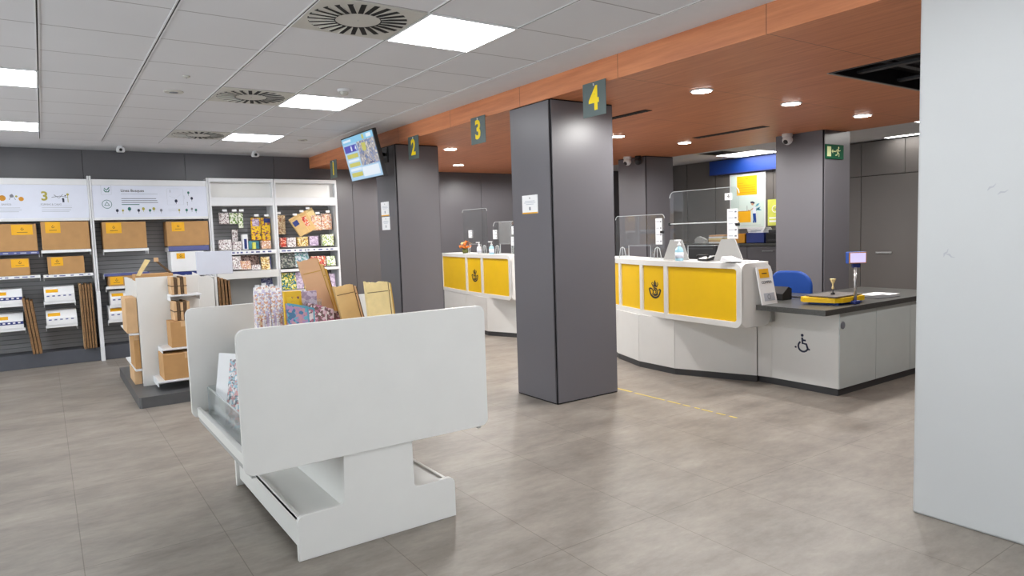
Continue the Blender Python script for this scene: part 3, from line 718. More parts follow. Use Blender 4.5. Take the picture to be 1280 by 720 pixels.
carton(1.36,1.868,1.412,1.735,'large cardboard box under the right of the tree-printed header',G,(.12,.42,.02,.40))
carton(.655,1.13,.932,1.055,'flat cardboard box with yellow sticker behind the open box flaps',G,(.04,.34,.02,.85))
carton(1.385,1.79,1.072,1.335,'white box with yellow sticker on a navy-edged shelf','white boxes on the wall shelving',(.17,.42,.06,.36),m='paper')
def wbox(x0, x1, z0, label, strip, y0=9.94):
    """white mailing box with a sloping printed front"""
    t = thing('mailing_box', label, 'box', ((x0+x1)/2,10.1,z0), 'white mailing boxes with sloping fronts')
    P = Matrix(((0,0,1,0),(1,0,0,0),(0,1,0,0),(0,0,0,1)))     # profile (y,z) extruded along x
    MB().prism([(y0,z0),(10.24,z0),(10.24,z0+.175),(y0+.10,z0+.17),(y0,z0+.085)],x1-x0,'paper',T(x0,0,0) @ P).build('body', t)
    w = x1-x0; FF = facing_y(x0,y0,z0)
    b = MB().box(0,w,.045,.080,0,.001,strip,M=FF)
    for k in range(5): b.box(w*(.08+.18*k),w*(.17+.18*k),.056,.070,0,.0018,'strip_blue' if strip == 'paper' else 'paper',M=FF)
    b.build('label_strip', t)
    S = face_frame((x0,y0,z0+.085),(1,0,0),(0,.10,.085))
    MB().box(w*.06,w*.46,.03,.085,0,.001,'sticker',M=S).build('sticker', t)
wbox(-.52,-.24,.795,'white mailing box with navy stripe cut by the left edge, upper','navy')
wbox(-.52,-.25,.505,'white mailing box with navy stripe cut by the left edge, lower','navy')
wbox(-.025,.285,.795,'white mailing box with orange print in the middle of the left bay, upper','paper')
wbox(-.025,.29,.505,'white mailing box with orange print in the middle of the left bay, lower','paper')
wbox(.66,.98,.695,'white mailing box behind the island stand, upper of two','paper')
wbox(.63,.98,.505,'white mailing box behind the island stand, lower of two','paper')
# folded flat boxes leaning in the bays
def flat(x, z1, lean, label, group, m='cardboard_dark', th=.02, y0=9.93, y1=10.24, z0=.174):
    h = z1-z0
    t = thing('flat_box', label, 'flat cardboard box', (x,(y0+y1)/2,z0), group, ry=lean)
    MB().box(-th/2,th/2,-(y1-y0)/2,(y1-y0)/2,0,h,m,.002).build('sheet', t, local=True)
    MB().box(-th/2+.002,th/2-.002,-(y1-y0)/2-.001,-(y1-y0)/2+.004,.004,h-.004,'cardboard_edge').build('corrugated_edge', t, local=True)
for k in range(3): flat(-.172+.034*k,.86-.02*k,-.09,'flat brown folded box leaning between the two columns of boxes','leaning flat boxes in the left bay',('cardboard_dark','cardboard_dark','cardboard_edge')[k],.028)
for k in range(5): flat(.352+.029*k,.985-.01*(k%2),-.006,'upright brown flat box stored beside the white uprights','upright flat boxes beside the uprights',('cardboard_pale','cardboard_dark','cardboard_edge','cardboard_dark','cardboard_dark')[k],.022)

# ---- small goods in the two narrow bays
def goods(name, label, cat, bb, m, group=None, d=.08, y=10.0, lean=0.0, panel=None, rz=0.0):
    """a printed pack or book: body + front panel; bb = (x0,x1,z0,z1)"""
    x0, x1, z0, z1 = bb
    t = thing(name, label, cat, ((x0+x1)/2,y+d/2,z0), group, rx=-lean, rz=rz)
    w, h = x1-x0, z1-z0
    MB().box(-w/2,w/2,-d/2,d/2,0,h,m,.003).build('body', t, local=True)
    if panel:
        u0, u1, v0, v1, pm = panel
        MB().box(-w/2+u0*w,-w/2+u1*w,-d/2-.0012,-d/2,h*v0,h*v1,pm).build('front_label', t, local=True)
    return t
def hang(name, label, bb, m, group=None, d=.03, y=10.08, tilt=0.0, top='white_metal', panel=None):
    """goods on a peg: hook with price tag, header card, bag"""
    x0, x1, z0, z1 = bb; cx = (x0+x1)/2; w, h = x1-x0, z1-z0
    t = thing(name, label, 'hanging pack', (cx,y,z1), group)
    M = T(0,0,-.012) @ R(tilt,'Y')
    MB().box(-w/2,w/2,-d/2,d/2,-h,-.03,m,.006,M=M).build('bag', t, local=True)
    MB().box(-w/2,w/2,-.004,.004,-.035,0,m,M=M).build('header_card', t, local=True)
    if panel:
        u0, u1, v0, v1, pm = panel
        MB().box(-w/2+u0*w,-w/2+u1*w,-d/2-.0012,-d/2,-h*(1-v0),-h*(1-v1),pm,M=M).build('front_label', t, local=True)
    MB().tube([(0,YB-y-.002,.02),(0,-.06,.0),(0,-.075,.012)],.004,'steel').box(-.03,.03,-.082,-.078,.004,.034,'paper').build('peg', t, local=True)
    return t
# bay with the three printed groups, hanging
hang('hanging_pack','speckled hanging pack on the left peg of the narrow bay',(2.039,2.164,1.704,1.858),'print_white')
hang('hanging_pack','green and white hanging pack beside the speckled one',(2.175,2.281,1.701,1.857),'print_green')
hang('hanging_pack','slim green hanging pack with a pendant, third peg',(2.290,2.354,1.643,1.856),'print_green')
hang('hanging_pack','yellow envelope pack hanging left of its twin',(2.456,2.587,1.468,1.785),'print_yellow',panel=(.15,.85,.62,.95,'print_lilac'))
hang('hanging_pack','yellow envelope pack hanging against the white divider',(2.598,2.721,1.453,1.783),'print_yellow',panel=(.3,1,.78,.97,'navy'))
goods('gift_box','white and grey speckled pack on the shelf under the hanging packs, far left','pack',(2.003,2.169,1.328,1.471),'print_white',lean=.1)
goods('tall_box','tall narrow white box standing on the shelf','box',(2.206,2.280,1.321,1.611),'print_white',d=.05,y=10.12)
goods('small_box','low white printed box before the tall narrow one','box',(2.179,2.296,1.321,1.444),'print_white',d=.07)
goods('bottle_pack','white pack with a navy bottle printed on it','pack',(2.310,2.385,1.328,1.540),'paper',panel=(.3,.8,.05,.7,'navy'))
goods('canister','small yellow tub on the shelf below the yellow packs','tub',(2.447,2.490,1.334,1.424),'lime',d=.05)
goods('teal_box','teal box beside the small yellow tub','box',(2.416,2.559,1.333,1.447),'teal',d=.05,y=10.1)
goods('gift_box','pale pink box with a red figure against the white divider','box',(2.568,2.701,1.328,1.441),'print_rose',d=.07)
# second shelf of that bay
goods('book','white printed book at left of the second shelf','book',(2.149,2.265,1.057,1.245),'print_white',d=.02,y=9.93,lean=.25)
goods('book','brown book standing behind the white ones','book',(2.294,2.544,1.075,1.245),'print_brown',d=.03,y=10.08,lean=.15)
goods('book','white floral book before the brown one','book',(2.253,2.391,1.050,1.173),'print_rose',d=.02,y=9.93,lean=.2)
goods('book','small white printed book between the floral and the gold one','book',(2.400,2.520,1.042,1.109),'print_white',d=.02,y=9.93,lean=.2)
goods('book','gold patterned book against the white divider','book',(2.534,2.667,1.034,1.215),'print_gold',d=.03,y=9.93,lean=.15,panel=(.9,1,.0,1,'navy'))
hang('hanging_pack','navy printed pack below the deep white shelf',(2.552,2.708,0.776,0.914),'print_navy')
# right bay
hang('envelope_pack','tan envelope pack hanging at the left side of the right bay',(2.746,2.964,1.540,1.819),'print_kraft',y=10.16)
hang('envelope_pack','kraft envelope pack with a navy seal, tilted, lowest of three',(2.955,3.118,1.487,1.788),'kraft',tilt=-.55,y=10.0,panel=(.1,.6,.55,.8,'navy'),d=.04)
hang('envelope_pack','kraft envelope pack with red figures, tilted, middle of three',(3.065,3.242,1.531,1.836),'kraft',tilt=-.5,y=10.05,panel=(.25,.75,.3,.8,'print_red'),d=.04)
hang('envelope_pack','plain kraft envelope pack, tilted, topmost of three',(3.166,3.358,1.588,1.884),'cream',tilt=-.45,y=10.1,d=.04)
hang('gift_tag_pack','pinkish hanging pack, left of the pair at the right end',(3.327,3.473,1.583,1.809),'print_rose')
hang('gift_tag_pack','pinkish hanging pack, rightmost of the pair at the right end',(3.476,3.636,1.591,1.830),'print_rose')
goods('mug_box','dark red box at left of the right bay upper shelf','box',(2.839,2.918,1.341,1.479),'print_red',d=.08)
goods('mug_box','white speckled box beside the dark red one','box',(2.930,3.057,1.336,1.476),'print_white',d=.08)
goods('mug_box','brown and red patterned box in the middle of the upper shelf','box',(3.081,3.235,1.342,1.482),'print_gold',d=.08)
goods('mug_box','pale pink box right of the patterned one','box',(3.259,3.391,1.347,1.489),'print_lilac',d=.08)
goods('mug_box','pale teal and white box at the right end of the upper shelf','box',(3.453,3.625,1.339,1.507),'print_green',d=.08)
goods('book','dark printed book at left of the right bay second shelf','book',(2.812,3.030,1.038,1.258),'print_dark',d=.03,y=9.97,lean=.2)
goods('book','blue-grey book leaning beside the dark one','book',(3.031,3.231,1.038,1.272),'print_blue',d=.03,y=9.97,lean=.2)
goods('book','red patterned book on the right bay second shelf','book',(3.265,3.482,1.036,1.191),'print_red',d=.03,y=9.97,lean=.2)
goods('book','white and green book at the right end of the second shelf','book',(3.495,3.630,1.038,1.182),'print_green',d=.03,y=9.97,lean=.2)
goods('magazine','yellow and blue magazine on the right bay lowest shelf','magazine',(2.817,3.024,0.723,0.967),'print_lime',d=.02,y=9.97,lean=.15)
goods('magazine','lilac magazine beside the yellow one','magazine',(3.025,3.130,0.724,0.970),'print_lilac',d=.02,y=9.97,lean=.15)
goods('magazine','lime green magazine lying low on the lowest shelf','magazine',(3.137,3.280,0.714,0.808),'print_lime',d=.03,y=9.97,lean=.2)
goods('magazine','purple magazine at the right end of the lowest shelf','magazine',(3.517,3.616,0.710,0.915),'print_lilac',d=.03,y=9.99,lean=.1)

# ================================================================ ISLAND STAND ON THE DARK PLINTH
t = isl = thing('island_stand', 'white island stand on a dark plinth holding boxes and cardboard', 'display stand', (1.2,7.6,0))
MB().prism([(.622,6.74),(1.785,6.74),(1.80,6.758),(1.8,8.6),(.605,8.6),(.605,6.758)],.098,'plinth_grey').build('plinth', t)
MB().box(.70,1.24,7.27,7.30,.098,1.135,'white_laminate',.003).build('end_panel', t)
MB().box(1.19,1.23,7.30,8.5,.098,1.10,'white_laminate',.003).build('spine', t)
for y, x1, h in ((7.52,1.325,1.125),(7.92,1.50,1.085)):
    P = face_frame((1.23,y,0),(1,0,0),(0,0,1))
    MB().prism([(0,.098),(x1-1.23,.098),(x1-1.23,h-.04),(x1-1.27,h),(.06,h),(0,h+.03)],.025,'white_laminate',P).build('divider', t)
MB().box(1.52,1.545,7.95,8.5,.098,1.07,'white_laminate',.003).build('side_panel', t)
for (x0, x1, y0, z, n) in ((.955,1.22,7.03,.965,'s'),(.845,1.24,6.94,.478,'m'),(.785,1.28,6.87,.195,'l')):
    s = MB().box(x0,x1,y0,7.27,z-.016,z,'white_metal',.003).build('shelf', t)
    MB().box(x0,x0+.006,y0+.06,7.27,z-.06,z-.014,'white_metal').box(x1-.006,x1,y0+.06,7.27,z-.06,z-.014,'white_metal').build('bracket', s)
MB().box(.625,.71,7.36,8.3,.585,.60,'white_metal',.002).build('side_shelf', t)
MB().box(.65,.71,7.36,8.3,.235,.25,'white_metal',.002).build('side_shelf', t)
MB().box(.71,.735,7.30,8.5,.098,1.10,'white_laminate',.003).build('side_panel', t)

def pbox(x0, x1, y0, y1, z0, z1, label, name='cardboard_box', folded=False, group='plain cartons on the island stand', m='cardboard', rz=0):
    t = thing(name, label, 'box', ((x0+x1)/2,(y0+y1)/2,z0), group, rz=rz)
    w, d, h = x1-x0, y1-y0, z1-z0
    if folded:   # a bundle of folded mailers, tied
        b = MB(); n = 5
        for k in range(n):
            u = -w/2+w*k/n; b.box(u+.002,u+w/n-.002,-d/2+.004*(k%2),d/2,0,h-.012*((k*7)%3)/2,m if k % 2 else 'cardboard_pale',.003)
        b.build('folded_boards', t, local=True)
        MB().box(-w/2-.001,w/2+.001,-d/2-.001,d/2+.001,h*.45,h*.5,'cardboard_dark').build('band', t, local=True)
    else:
        MB().box(-w/2,w/2,-d/2,d/2,0,h,m,.004).build('body', t, local=True)
        MB().box(-.02,.02,-d/2-.0008,d/2+.0008,h-.05,h+.0008,'cardboard_pale').build('packing_tape', t, local=True)
    return t
pbox(.965,1.10,7.05,7.26,.966,1.135,'bundle of folded kraft mailers on the top end shelf',folded=True,name='mailer_bundle',m='cardboard_dark')
pbox(.97,1.11,7.02,7.25,.722,.905,'bundle of folded kraft mailers on the stacked carton',folded=True,name='mailer_bundle',m='cardboard_dark')
pbox(.925,1.14,6.97,7.22,.479,.720,'upright carton on the middle end shelf under a mailer bundle')
pbox(.835,1.24,6.90,7.22,.196,.432,'long carton on the lowest end shelf, nearest the plinth')
pbox(.608,.705,7.40,7.80,.602,.94,'large carton jutting out on the left of the island stand',m='cardboard_pale')
pbox(.655,.705,7.40,7.80,.252,.583,'narrow carton below the large jutting one, left of the island stand')
pbox(.642,.705,7.42,7.85,.099,.233,'small carton at the plinth, left of the island stand',m='cardboard_pale')
# open box with raised flaps on top
t = thing('open_box', 'open cardboard box with raised flaps on top of the island stand', 'box', (.86,7.62,1.102))
MB().box(.705,1.03,7.34,7.62,1.102,1.16,'cardboard',.002).build('body', t)
P = face_frame((.712,7.34,1.155),(1,0,0),(0,0,1))
MB().prism([(0,0),(.035,-.005),(.13,.14),(.085,.15)],.006,'cream',P).build('flap', t)
P = face_frame((.865,7.45,1.155),(1,0,0),(0,0,1))
MB().prism([(.15,0),(.17,.01),(.045,.135),(.03,.125)],.006,'cardboard_dark',P).box(.02,.06,.12,.16,0,.01,'cardboard_pale',M=P).build('flap', t)
# boards standing between the dividers
for k in range(4): flat(1.60+.035*k,1.06-.015*k,-.02,'brown flat cardboard sheet standing at the right of the island stand','flat cardboard sheets on the island stand','cardboard_pale' if k == 1 else 'cardboard_dark',.024,8.05,8.45,.10)
for k in range(2): flat(1.40+.05*k,.92,-.0,'short brown mailer standing behind the island divider','short mailers behind the divider','cardboard_dark',.035,7.99,8.2,.10)
# blank sign board above the island
t = thing('blank_sign', 'blank white square sign board above the island stand', 'sign', (1.59,8.3,1.0))
MB().box(1.40,1.78,8.24,8.27,1.085,1.345,'paper_blue',.004).build('board', t)
MB().box(1.525,1.54,8.19,8.31,1.071,1.078,'white_metal').box(1.528,1.537,8.245,8.262,1.078,1.10,'white_metal').build('support_foot', t)

# ================================================================ WHITE DISPLAY STAND IN FRONT
YS0, YS1 = 2.985, 4.235
t = std = thing('display_stand', 'large white display stand with rounded end panels in the foreground', 'display stand', (1.255,3.6,0))
for y in (YS0, YS1-.028):
    P = face_frame((0,y+.014,0),(1,0,0),(0,0,1))
    b = MB().curve2d([rrect(.638,1.868,.443,1.077,.040,8)],.028,'white_laminate',P,.003); b.build('end_panel', t)
for y in (YS0+.014, YS1-.042):
    P = face_frame((0,y+.014,0),(1,0,0),(0,0,1))
    o = [(.850,.0),(1.662,.0)]+[(1.662-.035+.035*math.cos(a),.172+.035*math.sin(a)) for a in [0,.4,.8,1.2,PI/2]]+[(1.455,.207)]
    o += [(1.455-.02*math.sin(a),.227-.02*math.cos(a)) for a in (.4,.8,1.2,PI/2)]+[(1.430,.47),(1.080,.47)]+[(1.072,.235)]
    o += [(1.052+.02*math.cos(a),.232-.02*math.sin(a)) for a in (.4,.8,1.2,PI/2)]+[(.885,.210)]+[(.885-.035*math.sin(a),.175+.035*math.cos(a)) for a in (.4,.8,1.2,PI/2)]
    MB().curve2d([o],.028,'white_laminate',P,.003).build('end_foot', t)
ya, yb = YS0+.028, YS1-.028
MB().box(.665,1.845,ya,yb,.455,.475,'white_laminate').box(.665,.683,ya,yb,.475,.505,'white_laminate').box(1.827,1.845,ya,yb,.475,.505,'white_laminate').build('tray', t)
MB().box(.672,.69,ya,yb,.425,.455,'grey_board').build('edge_rail', t); MB().box(1.82,1.838,ya,yb,.425,.455,'grey_board').build('edge_rail', t)
MB().box(1.085,1.425,ya+.015,yb-.015,.05,.455,'white_laminate',.002).build('spine', t)
for x0, x1 in ((.868,1.085),(1.425,1.645)):
    MB().box(x0,x1,ya+.014,yb-.014,.165,.18,'white_laminate').build('foot_shelf', t)
for x in (.868,1.628): MB().box(x,x+.017,ya+.014,yb-.014,.04,.19,'white_laminate',.002).build('side_board', t)
MB().box(.93,1.62,ya,yb,.475,.88,'white_laminate',.002).build('raised_core', t)
MB().box(.90,1.80,ya,yb,.88,.90,'white_laminate',.002).build('top_deck', t)

# goods on the stand
def bag(x0, x1, z1, y, label, m='print_bag', tint=None):
    t = thing('gift_bag', label, 'bag', ((x0+x1)/2,y,.901), 'printed bags on the display stand')
    w = x1-x0; h = z1-.901
    P = Matrix(((0,0,1,0),(1,0,0,0),(0,1,0,0),(0,0,0,1)))
    MB().prism([(-.03,0),(.03,0),(.024,h*.85),(.006,h),(-.006,h),(-.024,h*.85)],w,m,T(-w/2,0,0) @ P).build('body', t, local=True)
    MB().box(-w*.12,w*.2,-.033,-.029,h*.05,h*.5,'print_rose' if tint else 'print_lilac').build('front_label', t, local=True)
    MB().box(-w*.3,w*.3,-.003,.003,h-.002,h+.012,'white_metal').build('hang_tab', t, local=True)
bag(.920,.958,1.198,3.80,'tall printed bag with orange label, leftmost on the display stand',tint=1)
bag(.960,1.000,1.205,3.82,'tall printed bag, second from the left on the display stand')
bag(1.006,1.040,1.195,3.83,'tall printed bag, third from the left on the display stand')
bag(1.042,1.078,1.185,3.85,'tall printed bag, fourth from the left, beside the yellow box',tint=1)
t = goods('packing_box','bright yellow box behind the teal pouches on the display stand','box',(1.115,1.215,.901,1.152),'yellow',d=.06,y=3.93)
MB().box(-.035,.035,-.0315,-.030,.10,.22,'print_yellow').build('front_print', t, local=True)
t = thing('leaflet_holder','clear acrylic holder with grey leaflets on the display stand','leaflet holder',(1.26,3.95,.901))
MB().box(1.21,1.32,3.90,3.905,.901,1.10,'acrylic').box(1.21,1.32,3.99,3.995,.901,1.15,'acrylic').box(1.21,1.215,3.905,3.99,.901,1.08,'acrylic').box(1.315,1.32,3.905,3.99,.901,1.08,'acrylic').build('pocket', t)
t = goods('leaflet','grey leaflets inside the clear acrylic holder','leaflet',(1.22,1.312,.906,1.145),'print_lilac',d=.02,y=3.95)
def pouch(x0, x1, y, z1, lean, label, m, edge):
    t = thing('pouch', label, 'pouch', ((x0+x1)/2,y,.901), 'patterned pouches on the display stand', rx=-.12, ry=lean)
    w = x1-x0; h = z1-.901
    F0 = face_frame((0,-.012,0),(1,0,0),(0,0,1))
    MB().prism([(-w/2,0),(w/2,0),(w/2,h*.86),(-w/2+.012,h),(-w/2,h)],.024,m,face_frame((0,.012,0),(1,0,0),(0,0,1))).build('body', t, local=True)
    MB().stroke([(-w/2+.004,h-.004),(w/2-.003,h*.86-.004)],.012,edge,F0 @ T(0,0,0),.0016).stroke([(w/2-.005,0),(w/2-.005,h*.85)],.008,edge,F0,.0016).build('zip_edge', t, local=True)
pouch(1.08,1.20,3.76,1.10,.0,'teal patterned pouch, front one of two','print_teal','teal')
pouch(1.12,1.24,3.80,1.085,.05,'teal patterned pouch, behind the front one','print_teal','teal')
pouch(1.20,1.31,3.80,1.085,.04,'pink patterned pouch beside the teal ones','print_pink','print_pink')
pouch(1.26,1.36,3.83,1.062,.05,'pink patterned pouch, middle of three','print_pink','print_pink')
pouch(1.32,1.415,3.86,1.034,.05,'pink patterned pouch, rightmost of three','print_pink','print_pink')
def envelope(x0, x1, y, z1, label, m, edge, lean=.12, tilt=.0, wav=.012, group='padded envelopes on the display stand', rz=0):
    """padded envelope with a soft uneven top edge and a darker side"""
    t = thing('padded_envelope', label, 'envelope', ((x0+x1)/2,y,.902+(x1-x0)/2*abs(math.sin(tilt))+.010*math.sin(lean)), group, rx=-lean, ry=tilt, rz=rz)
    w, h = x1-x0, z1-.901
    top = [(w/2-w*k/6, h+wav*f) for k, f in enumerate((-.9,-.1,.15,-.25,.2,-.1,.9))]
    MB().prism([(-w/2,0),(w/2,0)]+top,.020,m,face_frame((0,.010,0),(1,0,0),(0,0,1)),True).build('body', t, local=True)
    MB().box(w/2-.001,w/2+.003,-.012,.012,.004,h-.012,edge,.001).build('side_fold', t, local=True)
    MB().stroke([(-w/2+.006,h*.82),(w/2-.006,h*.80)],.004,edge,face_frame((0,-.0105,0),(1,0,0),(0,0,1)),.001).build('flap_crease', t, local=True)
envelope(1.325,1.445,3.97,1.325,'tall tan envelope, front of the leaning group','tan_fold','kraft_gold',.10,-.24,.010)
envelope(1.355,1.470,4.01,1.285,'tall tan envelope, middle of the leaning group','kraft','kraft_gold',.08,-.22,.006)
envelope(1.385,1.490,4.05,1.255,'tall brown envelope, rear of the leaning group','kraft_gold','cardboard_dark',.06,-.20,.006)
envelope(1.405,1.535,3.80,1.165,'short cream envelope between the tall and the crumpled ones','kraft','cardboard_dark',.14,-.14,.010,rz=.25)
envelope(1.455,1.570,3.85,1.150,'short brown envelope just behind the cream one','cardboard_pale','cardboard_dark',.12,-.16,.006,rz=.25)
envelope(1.470,1.620,3.57,1.190,'crumpled pale padded envelope at the front of the right group','cream','cardboard_dark',.05,-.05,.016,rz=.2)
envelope(1.520,1.660,3.62,1.183,'crumpled pale padded envelope, middle of the right group','cream','kraft_gold',.05,-.07,.014,rz=.2)
envelope(1.565,1.685,3.67,1.172,'golden padded envelope at the rear of the right group','kraft_gold','kraft_gold',.05,-.08,.008,rz=.2)
# magazines in the acrylic pocket on the side tray
t = thing('acrylic_pocket','clear acrylic pocket of magazines on the lower tray of the display stand','leaflet holder',(.75,3.7,.476))
MB().box(.712,.717,3.32,4.12,.476,.63,'acrylic_milky').box(.717,.80,3.32,3.325,.476,.63,'acrylic').box(.717,.80,4.115,4.12,.476,.64,'acrylic').box(.717,.80,3.70,3.705,.476,.63,'acrylic').build('pocket', t)
MB().box(.711,.718,3.32,4.12,.628,.633,'acrylic_edge').box(.711,.717,4.116,4.121,.476,.63,'acrylic_edge').build('rim', t)
for k, (y, x, m, lab) in enumerate(((4.00,.772,'paper','white magazine tilted in the acrylic pocket, farthest back'),(3.87,.774,'paper','white magazine tilted in the acrylic pocket, second from the back'),(3.74,.776,'print_magazine','colourful magazine tilted in the acrylic pocket, third from the back'),(3.61,.778,'print_magazine','colourful magazine tilted in the acrylic pocket, nearest'))):
    t = thing('magazine', lab, 'magazine', (x,y,.482), 'magazines in the acrylic pocket', ry=.20, rz=.62)
    MB().box(-.012,.012,-.065,.065,0,.345,'paper',.002).build('pages', t, local=True)
    MB().box(-.0145,-.012,-.065,.065,0,.345,m).build('front_cover', t, local=True)
    MB().box(-.016,-.0144,-.055,.02,.10,.24,'print_lilac').build('title_label', t, local=True)

# ================================================================ SERVICE COUNTERS
def horn(b, F, s, m='ink'):
    """coiled horn with a crown above, drawn as flat strokes; s = half width"""
    def S(pts, w, closed=False): b.stroke([(p[0]*s*1.12,p[1]*s*.86) for p in pts], w*s*1.35, m, F, .0016, closed)
    out = [(-.98,.42)]+arc(0,.12,.86,200,340,18)+[(.98,.36)]
    S(out,.17)
    S([(-.98,.42),(-.72,.46),(-.50,.40),(-.40,.22)],.13); S([(.98,.36),(.80,.40),(.62,.28)],.13)
    sp = [((.52-.36*k/26)*math.cos(math.radians(120-20.5*k)),.05+(.52-.36*k/26)*math.sin(math.radians(120-20.5*k))) for k in range(27)]
    S(sp,.12)
    S(arc(0,.12,.60,215,330,14),.08)
    S([(-.42,.78),(.42,.78)],.12)
    for x0, x1 in ((-.36,-.56),(-.14,-.2),(.14,.2),(.36,.56)): S([(x0,.86),(x1,1.10),(x1*.72,1.30)],.10)
    S([(0,.86),(0,1.36)],.12); S([(-.09,1.44),(.09,1.44)],.10); S([(0,1.36),(0,1.56)],.08)
def counter(path, base, label, name_cat, z0=.55, z1=1.12, depth=.40, emblem=None, top_over=.0):
    """path: plan points of the hanging front, far end first; base: plan points of the white base, far end first"""
    t = thing('service_counter', label, name_cat, ((path[0][0]+path[-1][0])/2+.2,(path[0][1]+path[-1][1])/2,0))
    P = [Vector(p) for p in path]; n = len(P)
    nrm = []
    for i in range(n):
        d = (P[min(i+1,n-1)]-P[max(i-1,0)]).normalized(); nrm.append(Vector((-d.y, d.x)) if False else Vector((d.y,-d.x)))
    nrm = [q if q.x < 0 else -q for q in nrm]          # outward, towards the public
    B = [P[i]-nrm[i]*depth for i in range(n)]; I = [P[i]-nrm[i]*.025 for i in range(n)]
    b = MB()
    for i in range(n-1):
        e0 = I[i]; e1 = I[i+1]; e2 = B[i+1]; e3 = B[i]
        if i == n-2:
            d = (P[i+1]-P[i]).normalized(); e1 = e1-d*.05; e2 = e2-d*.05
        b.prism([tuple(e0),tuple(e1),tuple(e2),tuple(e3)],z1-z0-.004,'white_laminate',T(0,0,z0+.002))
    b.build('counter_body', t)
    # rounded near end
    d = (P[-1]-P[-2]).normalized(); u = Vector((-nrm[-1].x,-nrm[-1].y,0))
    M = face_frame((P[-1].x-d.x*.03,P[-1].y-d.y*.03,0),u,(0,0,1))
    MB().curve2d([rrect(.0,depth,z0,z1,(.075,.13,.13,.075),8)],.06,'white_laminate',M,.006).build('end_cap', t)
    fb = MB(); bar = .052
    for i in range(n-1):
        a, c = P[i], P[i+1]; L_ = (c-a).length
        F = face_frame((a.x,a.y,0),(c.x-a.x,c.y-a.y,0),(0,0,1)) @ T(0,0,-.0125)
        r = .075 if i == n-2 else 0
        outer = rrect(0,L_,z0,z1,(0,r,r,0),8)
        hl = bar*.5 if i else bar*.5
        hole = rrect(hl,L_-(bar if i == n-2 else bar*.5),z0+bar,z1-bar,(.004,.04 if i == n-2 else .004,.04 if i == n-2 else .004,.004),6)
        fb.curve2d([outer,hole],.025,'white_laminate',F,.002)
    fb.build('front_frame', t)
    for i in range(n-1):
        a, c = P[i], P[i+1]; L_ = (c-a).length
        F = face_frame((a.x,a.y,0),(c.x-a.x,c.y-a.y,0),(0,0,1)) @ T(0,0,-.018)
        p = MB().box(.01,L_-.03,z0+.03,z1-.03,-.006,0,'yellow',M=F).build('yellow_panel', t)
        if emblem is not None and i == emblem[0]:
            e = MB(); horn(e,F @ T(L_*emblem[1],(z0+z1)/2-.035,.0),emblem[2]); e.build('horn_emblem', p)
    Q = [Vector(q) for q in base]; m = len(Q); bn = []
    for i in range(m):
        d = (Q[min(i+1,m-1)]-Q[max(i-1,0)]).normalized(); q = Vector((d.y,-d.x)); bn.append(q if q.x < 0 else -q)
    for i in range(m-1):
        d = (Q[i+1]-Q[i]).normalized()*.0025
        a0, a1 = Q[i]+d, Q[i+1]-d; c1, c0 = Q[i+1]-bn[i+1]*.25, Q[i]-bn[i]*.25
        MB().prism([tuple(a0),tuple(a1),tuple(c1),tuple(c0)],z0-.061,'white_laminate',T(0,0,.061)).build('base_panel', t)
    kb = MB()
    for i in range(m-1):
        o0, o1 = Q[i]+bn[i]*-.006, Q[i+1]+bn[i+1]*-.006
        kb.prism([tuple(o0),tuple(o1),tuple(Q[i+1]-bn[i+1]*.22),tuple(Q[i]-bn[i]*.22)],.06,'kick')
    kb.build('kickboard', t)
    return t, P, nrm
pathA = [(5.52,6.25),(5.235,5.52),(5.10,5.06),(5.02,4.65),(4.94,3.70)]
baseA = [(5.62,6.20),(5.232,5.56),(5.066,5.07),(5.045,4.56),(5.335,3.83)]
cA, PA, NA = counter(pathA,baseA,'long white and yellow service counter with horn emblem right of the middle pillar','counter',emblem=(2,.53,.088))
MB().box(5.48,6.3,3.9,6.2,.71,.74,'worktop').box(6.22,6.3,3.95,6.15,0,.71,'grey_laminate').build('staff_worktop', cA)
pathB = [(5.36,9.85),(5.25,9.0),(5.195,8.58),(5.14,8.02),(5.09,7.44)]
pathB = [(5.40,9.9),(5.20,8.78),(5.155,8.27),(5.09,7.44)]
baseB = [(5.40,9.85),(5.22,8.85),(5.12,8.10),(5.33,7.55)]
cB, PB, NB = counter(pathB,baseB,'white and yellow service counter behind, between the two pillars','counter',z0=.54,z1=1.148,emblem=(1,.50,.09))

# low accessible desk
t = dsk = thing('accessible_desk','low white desk with dark worktop and wheelchair symbol','desk',(6.1,3.45,0))
MB().prism([(5.362,3.068),(5.362,3.695),(5.340,3.824),(5.60,3.824),(5.60,3.068)],.639,'white_laminate',T(0,0,.061)).build('front_panel', t)
for x0, x1 in ((5.366,5.945),(5.949,6.55),(6.554,7.15)): MB().box(x0+.001,x1-.001,3.061,3.09,.061,.70,'grey_laminate',.001).build('side_panel', t)
MB().box(5.37,7.14,3.075,3.9,0,.06,'kick').build('kickboard', t)
MB().prism([(5.105,3.03),(7.2,3.03),(7.2,3.88),(5.50,3.88),(5.39,3.68),(5.115,3.68)],.045,'worktop',T(0,0,.70)).build('worktop', t)
MB().box(5.30,5.36,3.66,3.69,.58,.70,'grey_board',.004).build('bracket', t)
MB().lathe([(.032,0),(.032,.004),(.02,.007)],'ink_grey',face_frame((5.41,3.061,.594),(1,0,0),(0,0,1)),18).build('lock', t)
F = facing_x(5.3618,3.395,.41) @ Matrix.Diagonal((1.2,1.2,1,1)); b = MB()
b.prism([(p[0]+.0,p[1]+.058) for p in arc(0,0,.011,0,360,12)[:-1]],.0014,'ink_navy',F)
b.stroke([(0,.042),(.003,.0),(.032,-.003),(.046,-.042),(.060,-.038)],.015,'ink_navy',F,.0013).stroke([(.002,.024),(.028,.022)],.012,'ink_navy',F,.0013)
